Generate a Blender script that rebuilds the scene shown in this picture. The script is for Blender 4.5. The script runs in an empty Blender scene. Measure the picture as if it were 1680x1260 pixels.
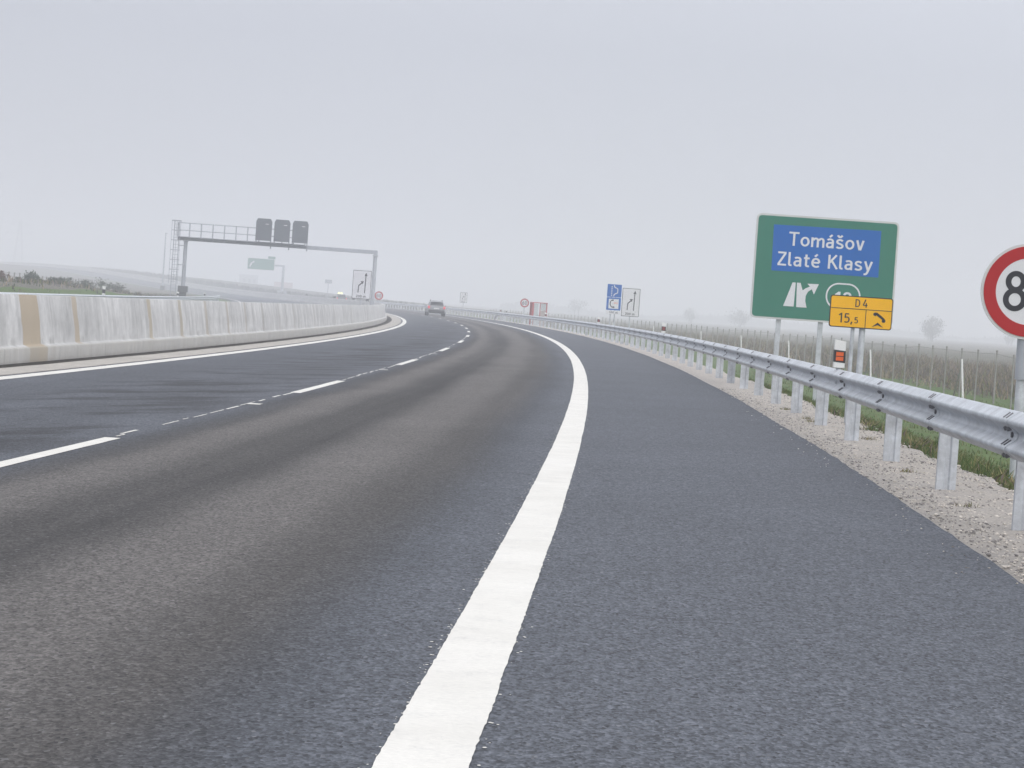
import bpy, bmesh, math, random
import numpy as np
from mathutils import Vector, Matrix
random.seed(7); rng = np.random.default_rng(7)
sc = bpy.context.scene
R = math.radians

# ------------------------------------------------------------------ camera
cam_d = bpy.data.cameras.new("camera"); cam = bpy.data.objects.new("camera", cam_d)
sc.collection.objects.link(cam); sc.camera = cam
cam_d.sensor_width = 36.0; cam_d.lens = 36.0 * 4178.9 / 1680.0
cam_d.clip_start = 0.1; cam_d.clip_end = 20000
cam.location = (0, 0, 1.22)
PITCH = math.atan((502.58 - 630) * math.cos(R(3.933)) / 4178.9)
cam.rotation_euler = (Matrix.Rotation(math.pi / 2 + PITCH, 3, 'X') @ Matrix.Rotation(R(3.933), 3, 'Z')).to_euler()

# ------------------------------------------------------------------ world, sun, exposure
SUN_EL, SUN_AZ = R(36), R(155)         # azimuth measured clockwise from +Y
w = bpy.data.worlds.new("World"); sc.world = w; w.use_nodes = True
nt = w.node_tree; nt.nodes.clear()
out = nt.nodes.new('ShaderNodeOutputWorld'); bg = nt.nodes.new('ShaderNodeBackground')
sky = nt.nodes.new('ShaderNodeTexSky'); sky.sky_type = 'NISHITA'; sky.sun_disc = False
sky.sun_elevation = SUN_EL; sky.sun_rotation = SUN_AZ; sky.dust_density = 4.0; sky.air_density = 1.0
tc = nt.nodes.new('ShaderNodeTexCoord'); sx = nt.nodes.new('ShaderNodeSeparateXYZ')
rp = nt.nodes.new('ShaderNodeValToRGB')
cl = nt.nodes.new('ShaderNodeTexNoise'); cl.inputs['Scale'].default_value = 2.2; cl.inputs['Detail'].default_value = 3
rp.color_ramp.elements[0].position = 0.0; rp.color_ramp.elements[0].color = (.366, .380, .420, 1)
rp.color_ramp.elements[1].position = 1.0; rp.color_ramp.elements[1].color = (.93, .95, 1, 1)
e = rp.color_ramp.elements.new(.10); e.color = (.344, .358, .406, 1)
e = rp.color_ramp.elements.new(.30); e.color = (.55, .565, .615, 1)
sc_ = nt.nodes.new('ShaderNodeVectorMath'); sc_.operation = 'SCALE'; sc_.inputs['Scale'].default_value = 17.9
ml = nt.nodes.new('ShaderNodeVectorMath'); ml.operation = 'MULTIPLY'
mr = nt.nodes.new('ShaderNodeMapRange'); mr.inputs['To Min'].default_value = .93; mr.inputs['To Max'].default_value = 1.07
mx = nt.nodes.new('ShaderNodeMix'); mx.data_type = 'RGBA'; mx.inputs[0].default_value = .93
L = nt.links.new
L(tc.outputs['Generated'], sx.inputs[0]); L(sx.outputs['Z'], rp.inputs[0]); L(tc.outputs['Generated'], cl.inputs['Vector'])
gx = nt.nodes.new('ShaderNodeMath'); gx.operation = 'MULTIPLY_ADD'; gx.inputs[1].default_value = .26; gx.inputs[2].default_value = 1.0
L(sx.outputs['X'], gx.inputs[0]); gm = nt.nodes.new('ShaderNodeMath'); gm.operation = 'MULTIPLY'; L(mr.outputs[0], gm.inputs[0]); L(gx.outputs[0], gm.inputs[1])
L(cl.outputs['Fac'], mr.inputs['Value']); L(rp.outputs[0], sc_.inputs[0]); L(sc_.outputs[0], ml.inputs[0]); L(gm.outputs[0], ml.inputs[1])
L(sky.outputs[0], mx.inputs[6]); L(ml.outputs[0], mx.inputs[7]); L(mx.outputs[2], bg.inputs['Color'])
bg.inputs['Strength'].default_value = .10
L(bg.outputs[0], out.inputs['Surface'])
sd = bpy.data.lights.new("sun", 'SUN'); sd.energy = .9; sd.angle = R(28); sd.color = (1, .96, .9)
so_ = bpy.data.objects.new("sun", sd); sc.collection.objects.link(so_); so_.location = (20, 20, 40)
so_.rotation_euler = Vector((math.sin(SUN_AZ) * math.cos(SUN_EL), math.cos(SUN_AZ) * math.cos(SUN_EL), math.sin(SUN_EL))).to_track_quat('Z', 'Y').to_euler()
sc.view_settings.view_transform = 'Standard'; sc.view_settings.look = 'None'
sc.view_settings.exposure = 0.0; sc.view_settings.gamma = 1.0
sc.render.engine = 'CYCLES'
sc.cycles.use_denoising = True
sc.cycles.volume_bounces = 2; sc.cycles.max_bounces = 6; sc.cycles.diffuse_bounces = 3; sc.cycles.glossy_bounces = 2
HAZE_DENSITY = .00175

# ------------------------------------------------------------------ road geometry (curve left, banked, rising far off)
B0, X0, K0, K1, EB = .051467, -.5012, 5.9729e-4, -3.80614e-7, .013663
_s = np.arange(-100, 5000.5, .5)
_k = np.where(_s <= 900, K0 + K1 * _s, 0); _i0 = 200
_th = B0 - np.cumsum(_k) * .5; _th += B0 - _th[_i0]
_x = np.cumsum(np.sin(_th)) * .5; _x += X0 - _x[_i0]
_y = np.cumsum(np.cos(_th)) * .5; _y -= _y[_i0]
def _slope(s):
    a = -.00127435 + 2 * 1.46761e-6 * np.minimum(s, 450)
    return a + 4.8e-5 * (np.clip(s, 450, 800) - 450) - .0168 * np.clip((s - 800) / 180, 0, 1) - .012 * np.clip((s - 1250) / 200, 0, 1) + .012 * np.clip((s - 2200) / 200, 0, 1)
_z = np.cumsum(_slope(_s)) * .5; _z -= _z[_i0]
def path(s):
    return (np.interp(s, _s, _x), np.interp(s, _s, _y), np.interp(s, _s, _z), np.interp(s, _s, _th))
def P(s, o, dz=0.0):
    """point at chainage s, offset o (right of the edge line), height dz over the banked road plane"""
    x, y, z, t = path(s)
    return Vector((float(x + o * math.cos(t)), float(y - o * math.sin(t)), float(z + EB * o + dz)))
def PN(s, o, dz):
    x, y, z, t = path(s)
    return np.stack([x + o * np.cos(t), y - o * np.sin(t), z + EB * np.clip(o, -60, 60) + dz], -1)
def head(s): return -float(path(s)[3])
_TO = [-2000, -60, -46, -38, -32, -28.5, -27, -25.9, -25.2, -24.8, -23.4, -23.0, 2.3, 3.4, 3.75, 4.2, 5.0, 6.0, 7.5, 9.0, 11, 13, 16, 24, 60, 3000]
_TZ = [.4, .4, .55, .75, 1.15, 1.2, 1.05, .55, .12, -.05, -.06, -.09, -.09, -.09, -.09, -.16, -.42, -.75, -1.0, -1.0, -.92, -.88, -.82, -.75, -.75, -.75]
def terr_dz(o, s):
    z = np.interp(o, _TO, _TZ); f = 1 - .78 * np.clip((s - 165) / 55, 0, 1)
    return np.where(o < -24.8, z * f, z)
def terr(s, o):
    x, y, z, t = path(s)
    zz = z + EB * np.clip(o, -60, 60) + terr_dz(o, s)
    a = np.clip((np.abs(o + 9) - 42) / 60, 0, 1); a = a * a * (3 - 2 * a)
    far = np.where(o > 0, -.75, .2)
    zz = zz * (1 - a) + far * a
    n = .05 * np.sin(s * .9 + 1.7 * o) * np.sin(o * 1.3 - .4 * s) + .03 * np.sin(2.3 * s + o * 3.1)
    ww = np.clip((np.abs(o + 10.3) - 14.2) / 2, 0, 1)
    return zz + n * ww
def G(s, o):
    x, y, z, t = path(s)
    return Vector((float(x + o * math.cos(t)), float(y - o * math.sin(t)), float(terr(np.float64(s), np.float64(o)))))

# ------------------------------------------------------------------ materials
MATS = {}
def node_mat(name):
    m = bpy.data.materials.new(name); m.use_nodes = True
    return m, m.node_tree, m.node_tree.nodes['Principled BSDF']
def mat(name, col, rough=.6, metal=0.0, var=.12, scale=8.0, spec=.5, bump=0.0, emit=None, estr=0.0, stretch=None):
    """plain procedural material: a base colour broken up by noise"""
    m, t, b = node_mat(name)
    co = t.nodes.new('ShaderNodeTexCoord'); n = t.nodes.new('ShaderNodeTexNoise')
    n.inputs['Scale'].default_value = scale; n.inputs['Detail'].default_value = 5; n.inputs['Roughness'].default_value = .6
    src = co.outputs['Object']
    if stretch:
        mp = t.nodes.new('ShaderNodeMapping'); mp.inputs['Scale'].default_value = stretch
        t.links.new(src, mp.inputs[0]); src = mp.outputs[0]
    t.links.new(src, n.inputs['Vector'])
    r = t.nodes.new('ShaderNodeMapRange'); r.inputs['From Min'].default_value = .25; r.inputs['From Max'].default_value = .75
    r.inputs['To Min'].default_value = 1 - var; r.inputs['To Max'].default_value = 1 + var
    t.links.new(n.outputs['Fac'], r.inputs['Value'])
    v = t.nodes.new('ShaderNodeVectorMath'); v.operation = 'SCALE'; v.inputs[0].default_value = col
    t.links.new(r.outputs[0], v.inputs['Scale']); t.links.new(v.outputs[0], b.inputs['Base Color'])
    b.inputs['Roughness'].default_value = rough; b.inputs['Metallic'].default_value = metal
    b.inputs['Specular IOR Level'].default_value = spec
    if bump:
        bm_ = t.nodes.new('ShaderNodeBump'); bm_.inputs['Strength'].default_value = bump; bm_.inputs['Distance'].default_value = .01
        t.links.new(n.outputs['Fac'], bm_.inputs['Height']); t.links.new(bm_.outputs[0], b.inputs['Normal'])
    if emit:
        b.inputs['Emission Color'].default_value = (*emit, 1); b.inputs['Emission Strength'].default_value = estr
    MATS[name] = m; return m

class NB:
    """tiny node-building helper"""
    def __init__(s, t): s.t = t
    def math(s, op, a, b=None, c=None):
        n = s.t.nodes.new('ShaderNodeMath'); n.operation = op
        for i, v in enumerate((a, b, c)):
            if v is None: continue
            if isinstance(v, (int, float)): n.inputs[i].default_value = v
            else: s.t.links.new(v, n.inputs[i])
        return n.outputs[0]
    def noise(s, vec, scale, detail=3, rough=.55):
        n = s.t.nodes.new('ShaderNodeTexNoise'); n.inputs['Scale'].default_value = scale
        n.inputs['Detail'].default_value = detail; n.inputs['Roughness'].default_value = rough
        s.t.links.new(vec, n.inputs['Vector']); return n.outputs['Fac']
    def xyz(s, x, y, z=0.0):
        n = s.t.nodes.new('ShaderNodeCombineXYZ')
        for i, v in enumerate((x, y, z)):
            if isinstance(v, (int, float)): n.inputs[i].default_value = v
            else: s.t.links.new(v, n.inputs[i])
        return n.outputs[0]
    def rng(s, v, a, b, c, d, smooth=False):
        n = s.t.nodes.new('ShaderNodeMapRange'); n.clamp = True
        if smooth: n.interpolation_type = 'SMOOTHSTEP'
        s.t.links.new(v, n.inputs['Value'])
        for i, q in enumerate((a, b, c, d)): n.inputs[i + 1].default_value = q
        return n.outputs[0]
    def mix(s, f, a, b):
        n = s.t.nodes.new('ShaderNodeMix'); n.data_type = 'RGBA'
        if isinstance(f, (int, float)): n.inputs[0].default_value = f
        else: s.t.links.new(f, n.inputs[0])
        for i, v in ((6, a), (7, b)):
            if isinstance(v, tuple): n.inputs[i].default_value = (*v, 1)
            else: s.t.links.new(v, n.inputs[i])
        return n.outputs[2]
    def scale(s, col, f):
        n = s.t.nodes.new('ShaderNodeVectorMath'); n.operation = 'SCALE'
        if isinstance(col, tuple): n.inputs[0].default_value = col
        else: s.t.links.new(col, n.inputs[0])
        if isinstance(f, (int, float)): n.inputs['Scale'].default_value = f
        else: s.t.links.new(f, n.inputs['Scale'])
        return n.outputs[0]
    def band(s, o, c, half, soft):
        """1 inside |o-c|<half, falling to 0 over soft"""
        d = s.math('ABSOLUTE', s.math('SUBTRACT', o, c))
        return s.rng(d, half, half + soft, 1.0, 0.0, True)

def asphalt_mat():
    """UV.x = offset across the road in metres, UV.y = chainage in metres"""
    m, t, b = node_mat('asphalt'); N = NB(t)
    uv = t.nodes.new('ShaderNodeUVMap'); sp = t.nodes.new('ShaderNodeSeparateXYZ'); t.links.new(uv.outputs[0], sp.inputs[0])
    o, s = sp.outputs['X'], sp.outputs['Y']
    vec = N.xyz(o, s, 0.0)
    wob = N.math('MULTIPLY', N.math('SUBTRACT', N.noise(N.xyz(N.math('MULTIPLY', o, .8), N.math('MULTIPLY', s, .12), 3.0), 1.0, 3), .5), .5)
    oo = N.math('ADD', o, wob)
    blue = (.088, .095, .111); brown = (.114, .105, .099); dark = (.016, .0155, .017)
    col = N.mix(N.math('MULTIPLY', N.band(oo, -2.05, 1.05, .55), .92), blue, brown)
    streak = N.rng(N.noise(N.xyz(N.math('MULTIPLY', o, 2.2), N.math('MULTIPLY', s, .035), 9.0), 1.0, 4), .3, .7, .55, 1.0)
    for c, h, so, st in ((-.82, .14, .48, .55), (-2.32, .12, .50, .82), (-3.38, .06, .30, .66), (-4.75, .25, .5, .25), (-6.3, .25, .5, .16)):
        col = N.mix(N.math('MULTIPLY', N.math('MULTIPLY', N.band(oo, c, h, so), st), streak), col, dark)
    # tyre skid streaks crossing the overtaking lane at a slant
    sk = N.noise(N.xyz(N.math('ADD', N.math('MULTIPLY', o, 1.5), N.math('MULTIPLY', s, -.55)), N.math('ADD', N.math('MULTIPLY', s, .22), N.math('MULTIPLY', o, .18)), 21.0), 1.0, 4, .6)
    skm = N.math('MULTIPLY', N.rng(sk, .46, .60, 0.0, .9, True), N.band(o, -4.9, .5, 1.1))
    col = N.mix(skm, col, (.035, .036, .042))
    # soft large patches
    big = N.noise(vec, .35, 4)
    col = N.scale(col, N.rng(big, .3, .7, .91, 1.09))
    mid = N.noise(N.xyz(N.math('MULTIPLY', o, 1.0), N.math('MULTIPLY', s, .6), 0.0), 6.0, 4, .65)
    col = N.scale(col, N.rng(mid, .3, .7, .93, 1.07))
    # aggregate
    gv = N.xyz(o, N.math('MULTIPLY', s, .5), 0.0)
    vo = t.nodes.new('ShaderNodeTexVoronoi'); vo.inputs['Scale'].default_value = 92.0; t.links.new(gv, vo.inputs['Vector'])
    sep = t.nodes.new('ShaderNodeSeparateColor'); t.links.new(vo.outputs['Color'], sep.inputs[0])
    col = N.scale(col, N.rng(sep.outputs[0], 0.0, 1.0, .62, 1.38))
    fine = N.noise(gv, 40.0, 4, .7)
    col = N.scale(col, N.rng(fine, .34, .66, .64, 1.38))
    grit = N.noise(gv, 14.0, 3, .6)
    col = N.scale(col, N.rng(grit, .32, .68, .86, 1.16))
    scuff = N.rng(N.noise(N.xyz(N.math('MULTIPLY', o, 2.2), N.math('MULTIPLY', s, 2.6), 51.0), 1.0, 2, .5), .74, .80, 0.0, .55)
    col = N.mix(scuff, col, (.022, .022, .025))
    # bright chips and dark pits
    chip = N.rng(sep.outputs[1], .97, .995, 0.0, .32)
    col = N.mix(chip, col, (.26, .26, .27))
    pit = N.rng(sep.outputs[2], .95, .98, 0.0, .7)
    col = N.mix(pit, col, (.02, .02, .023))
    t.links.new(col, b.inputs['Base Color'])
    b.inputs['Roughness'].default_value = .82; b.inputs['Specular IOR Level'].default_value = .22
    bp = t.nodes.new('ShaderNodeBump'); bp.inputs['Strength'].default_value = .5; bp.inputs['Distance'].default_value = .008
    t.links.new(N.math('ADD', vo.outputs['Distance'], fine), bp.inputs['Height']); t.links.new(bp.outputs[0], b.inputs['Normal'])
    MATS['asphalt'] = m
asphalt_mat()

def barrier_mat():
    """UV.x = chainage, UV.y = distance up the profile"""
    m, t, b = node_mat('barrier_concrete'); N = NB(t)
    uv = t.nodes.new('ShaderNodeUVMap'); sp = t.nodes.new('ShaderNodeSeparateXYZ'); t.links.new(uv.outputs[0], sp.inputs[0])
    s, v = sp.outputs['X'], sp.outputs['Y']
    vec = N.xyz(s, v, 0)
    st = N.noise(N.xyz(N.math('MULTIPLY', s, 1.0), N.math('MULTIPLY', v, .3), 0), 3.2, 6, .7)
    st2 = N.noise(N.xyz(N.math('MULTIPLY', s, 1.0), N.math('MULTIPLY', v, .35), 5), 1.6, 4, .6)
    col = N.scale((.545, .54, .53), N.rng(st, .3, .7, .80, 1.10))
    col = N.scale(col, N.rng(st2, .3, .7, .78, 1.14))
    pale = N.rng(N.noise(N.xyz(s, N.math('MULTIPLY', v, .12), 11), 9.0, 2), .62, .74, 0, .45)
    col = N.mix(pale, col, (.66, .65, .63))
    col = N.scale(col, N.rng(N.noise(N.xyz(s, N.math('MULTIPLY', v, 1.3), 31), 2.4, 5, .7), .3, .7, .86, 1.12))
    col = N.scale(col, N.rng(N.noise(vec, 28.0, 4), .3, .7, .93, 1.07))
    # brown runs below the joints: every fourth metre, each with a width of its own
    def run(c, half, soft, f, colr, lo=0.0):
        nonlocal col
        wb = N.math('MULTIPLY', N.math('SUBTRACT', N.noise(N.xyz(s, N.math('MULTIPLY', v, 1.5), 2.0), 2.6, 4, .65), .5), .22)
        q = N.band(N.math('ADD', s, wb), c, half, soft)
        if lo: q = N.math('MULTIPLY', q, N.rng(v, lo, lo + .06, 0, 1))
        col = N.mix(N.math('MULTIPLY', q, f), col, colr)
    tan = (.40, .33, .24)
    run(39.95, .62, .05, .92, tan); run(43.55, .17, .05, .80, tan, .3)
    run(51.2, .17, .06, .75, (.38, .32, .22), .3); run(55.3, .17, .06, .72, (.36, .31, .23), .3); run(59.3, .16, .07, .62, (.36, .31, .24), .3)
    run(63.2, .13, .07, .66, (.34, .29, .23), .3); run(66.9, .12, .1, .55, (.34, .30, .25), .3); run(71.0, .14, .1, .55, (.31, .29, .26), .3)
    run(75.5, .12, .1, .45, (.31, .29, .27), .3); run(80.2, .14, .15, .45, (.33, .31, .28), .3); run(88.0, .2, .15, .35, (.33, .31, .28), .3)
    run(98.0, .2, .2, .35, (.33, .31, .28), .3); run(110.0, .25, .25, .4, (.33, .31, .28), .3); run(126.0, .3, .3, .4, (.3, .29, .28), .3)
    plinth = N.rng(v, .30, .34, 1, 0)
    col = N.mix(N.math('MULTIPLY', plinth, N.rng(st2, .3, .7, .25, .75)), col, (.345, .325, .285))
    # darker towards the foot, uneven along the wall
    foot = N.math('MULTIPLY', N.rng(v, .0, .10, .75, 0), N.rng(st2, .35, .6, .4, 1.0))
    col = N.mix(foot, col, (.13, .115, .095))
    led = N.math('MULTIPLY', N.band(v, .42, .02, .10), N.rng(st, .5, .65, 0, .55))
    col = N.mix(led, col, (.22, .21, .20))
    # thin joint line every four metres
    fr = N.math('ABSOLUTE', N.math('SUBTRACT', N.math('FRACT', N.math('MULTIPLY', N.math('ADD', s, .45), .25)), .5))
    jt = N.rng(fr, .0, .006, .6, 0)
    col = N.mix(jt, col, (.16, .155, .15))
    t.links.new(col, b.inputs['Base Color']); b.inputs['Roughness'].default_value = .88; b.inputs['Specular IOR Level'].default_value = .3
    bp = t.nodes.new('ShaderNodeBump'); bp.inputs['Strength'].default_value = .4; bp.inputs['Distance'].default_value = .012
    t.links.new(N.noise(vec, 30.0, 5), bp.inputs['Height']); t.links.new(bp.outputs[0], b.inputs['Normal'])
    MATS['barrier_concrete'] = m
barrier_mat()

def ground_mat(name, cols, sc1, sc2, bump=.5, dist=.05, rough=.95):
    m, t, b = node_mat(name); N = NB(t)
    g = t.nodes.new('ShaderNodeNewGeometry'); pos = g.outputs['Position']
    a = N.rng(N.noise(pos, sc1, 5, .65), .35, .65, 0, 1); c = N.rng(N.noise(pos, sc2, 4, .7), .42, .58, 0, 1)
    col = N.mix(a, cols[0], cols[1]); col = N.mix(N.math('MULTIPLY', c, .7), col, cols[2])
    t.links.new(col, b.inputs['Base Color']); b.inputs['Roughness'].default_value = rough; b.inputs['Specular IOR Level'].default_value = .2
    bp = t.nodes.new('ShaderNodeBump'); bp.inputs['Strength'].default_value = bump; bp.inputs['Distance'].default_value = dist
    t.links.new(N.noise(pos, sc2 * 3, 4, .7), bp.inputs['Height']); t.links.new(bp.outputs[0], b.inputs['Normal'])
    MATS[name] = m
ground_mat('turf', ((.066, .128, .028), (.092, .135, .036), (.078, .095, .036)), .35, 3.0)
ground_mat('gravel', ((.60, .545, .485), (.53, .49, .455), (.35, .325, .305)), 2.0, 38.0, 1.0, .02)
ground_mat('gutter_concrete', ((.48, .45, .41), (.40, .375, .34), (.33, .31, .285)), .8, 7.0, .4, .01)
ground_mat('dirt_slot_shadow', ((.034, .030, .026), (.052, .046, .038), (.025, .022, .020)), 2.0, 9.0)  # soil under the slabs; the same dark tone paints the drain slot's shadow
def paint_mat():
    m, t, b = node_mat('paint_white'); N = NB(t)
    pos = t.nodes.new('ShaderNodeNewGeometry').outputs['Position']
    col = N.mix(N.rng(N.noise(pos, 1.3, 4, .6), .35, .65, 0, 1), (.715, .695, .65), (.65, .63, .585))
    col = N.scale(col, N.rng(N.noise(pos, 48.0, 4, .7), .3, .7, .92, 1.05))
    grime = N.math('MULTIPLY', N.rng(N.noise(pos, 5.0, 5, .7), .50, .72, 0, .5), N.rng(N.noise(pos, 70.0, 3, .6), .40, .65, 0, 1))
    col = N.mix(grime, col, (.40, .39, .38))
    worn = N.math('MULTIPLY', N.rng(N.noise(pos, 95.0, 3, .7), .66, .72, 0, .75), N.rng(N.noise(pos, 2.2, 3, .6), .45, .65, .15, 1))
    col = N.mix(worn, col, (.10, .10, .11))
    t.links.new(col, b.inputs['Base Color']); b.inputs['Roughness'].default_value = .75; b.inputs['Specular IOR Level'].default_value = .3
    bp = t.nodes.new('ShaderNodeBump'); bp.inputs['Strength'].default_value = .2; bp.inputs['Distance'].default_value = .003
    t.links.new(N.noise(pos, 60.0, 4, .7), bp.inputs['Height']); t.links.new(bp.outputs[0], b.inputs['Normal'])
    MATS['paint_white'] = m
paint_mat()
ground_mat('field', ((.15, .132, .108), (.115, .110, .085), (.09, .086, .07)), .06, .5)

def zinc_mat():
    m, t, b = node_mat('galvanised'); N = NB(t)
    co = t.nodes.new('ShaderNodeTexCoord')
    vo = t.nodes.new('ShaderNodeTexVoronoi'); vo.inputs['Scale'].default_value = 38; t.links.new(co.outputs['Object'], vo.inputs['Vector'])
    sp = t.nodes.new('ShaderNodeSeparateColor'); t.links.new(vo.outputs['Color'], sp.inputs[0])
    n = N.noise(co.outputs['Object'], 4.0, 5, .65)
    col = N.scale((.54, .565, .60), N.rng(sp.outputs[0], 0, 1, .93, 1.06)); col = N.scale(col, N.rng(n, .32, .68, .74, 1.16))
    t.links.new(col, b.inputs['Base Color']); b.inputs['Metallic'].default_value = .12
    t.links.new(N.rng(n, .3, .7, .45, .62), b.inputs['Roughness'])
    MATS['galvanised'] = m
zinc_mat()
mat('sign_green', (.042, .195, .140), .5, spec=.3, var=.06, scale=1.2)
mat('sign_blue', (.016, .130, .455), .5, spec=.3, var=.06, scale=1.2)
mat('sign_white', (.70, .70, .73), .5, var=.05, scale=1.5)
mat('sign_rim', (.60, .60, .60), .5, var=.08, scale=3)
mat('sign_red', (.42, .012, .016), .5, spec=.3, var=.07, scale=2)
mat('sign_yellow', (.88, .46, .008), .5, spec=.3, var=.05, scale=2)
mat('sign_black', (.016, .016, .026), .5, var=.15)
mat('bolt_grey', (.13, .13, .14), .6, var=.3)
mat('sign_back', (.30, .31, .32), .6, var=.1)
mat('retro_orange', (.72, .12, .02), .35, var=.1, scale=40)
mat('plastic_white', (.78, .78, .77), .5, var=.05, scale=6)
mat('plastic_black', (.02, .02, .022), .5)
mat('dark_grey_paint', (.088, .102, .124), .5, var=.1, scale=2)
mat('grey_steel', (.37, .39, .43), .55, var=.12, scale=3)
mat('pale_steel', (.40, .42, .45), .5, var=.12, scale=3)
mat('foundation', (.085, .085, .09), .9, var=.3, scale=4)
mat('fence_grey', (.30, .29, .28), .7, var=.2, scale=3)
mat('wire', (.14, .14, .14), .6)
mat('fence_white', (.66, .66, .64), .6, var=.1, scale=3)
mat('booth_red', (.42, .05, .06), .5, var=.1, scale=3)
mat('booth_grey', (.42, .36, .35), .7, var=.1, scale=3)
mat('booth_glass', (.50, .53, .56), .15, var=.03, scale=1, spec=.6)
mat('car_silver', (.36, .37, .385), .38, .35, var=.04, scale=1.5)
mat('car_glass', (.025, .028, .032), .12, var=.1, spec=.6)
mat('car_black', (.022, .022, .024), .55)
mat('rubber', (.018, .018, .019), .8)
mat('alloy', (.32, .33, .34), .4, .5)
mat('lamp_red', (.42, .02, .03), .3, emit=(1, .10, .10), estr=.55)
mat('lamp_yellow', (.8, .75, .2), .3, emit=(.95, 1, .35), estr=2.2)
mat('dark_car_paint', (.05, .055, .065), .35, .2, var=.05)
mat('grass_green', (.072, .118, .030), .8, var=.35, scale=1.7, spec=.2)
mat('grass_olive', (.125, .135, .045), .8, var=.35, scale=1.7, spec=.2)
mat('grass_straw', (.26, .215, .11), .85, var=.3, scale=1.7, spec=.2)
mat('weed_brown', (.155, .118, .104), .9, var=.35, scale=.7, spec=.2)
mat('weed_tan', (.30, .235, .165), .9, var=.3, scale=.7, spec=.2)
mat('weed_grey', (.145, .132, .130), .9, var=.35, scale=.7, spec=.2)
mat('bark', (.075, .065, .056), .9, var=.3, scale=5, spec=.2)
mat('leaf_dull', (.080, .078, .060), .85, var=.4, scale=2.5, spec=.2)
mat('leaf_dark', (.040, .058, .030), .85, var=.4, scale=2.5, spec=.2)
mat('leaf_rust', (.12, .065, .042), .85, var=.4, scale=2.5, spec=.2)
mat('stone_pale', (.64, .59, .53), .9, var=.3, scale=3, spec=.25)
mat('stone_grey', (.24, .225, .215), .9, var=.3, scale=3, spec=.25)
mat('wall_render', (.34, .34, .35), .9, var=.08, scale=.5)
mat('roof_red', (.22, .10, .08), .85, var=.12, scale=1)

# ------------------------------------------------------------------ object helpers
C = sc.collection
def link_mesh(name, me, mats, parent=None, smooth=False):
    if not isinstance(mats, (list, tuple)): mats = [mats]
    for q in mats: me.materials.append(MATS[q])
    if smooth:
        me.polygons.foreach_set('use_smooth', [True] * len(me.polygons)); me.update()
        if hasattr(me, 'set_sharp_from_angle'): me.set_sharp_from_angle(angle=R(38))
    o = bpy.data.objects.new(name, me); C.objects.link(o)
    if parent: o.parent = parent
    return o
def tag(o, label=None, cat=None, group=None, kind=None):
    if label: o['label'] = label
    if cat: o['category'] = cat
    if group: o['group'] = group
    if kind: o['kind'] = kind
    return o
def thing(name, label, cat, loc=(0, 0, 0), rz=0.0, group=None):
    o = bpy.data.objects.new(name, None); C.objects.link(o); o.empty_display_size = .2
    o.location = loc; o.rotation_euler = (0, 0, rz)
    return tag(o, label, cat, group)
def copy_thing(src, loc, rz, label=None):
    r = src.copy(); C.objects.link(r); r.location = loc; r.rotation_euler = (0, 0, rz)
    if label: r['label'] = label
    for ch in src.children:
        c = ch.copy(); C.objects.link(c); c.parent = r
        for gch in ch.children:
            d = gch.copy(); C.objects.link(d); d.parent = c
    return r

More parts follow.
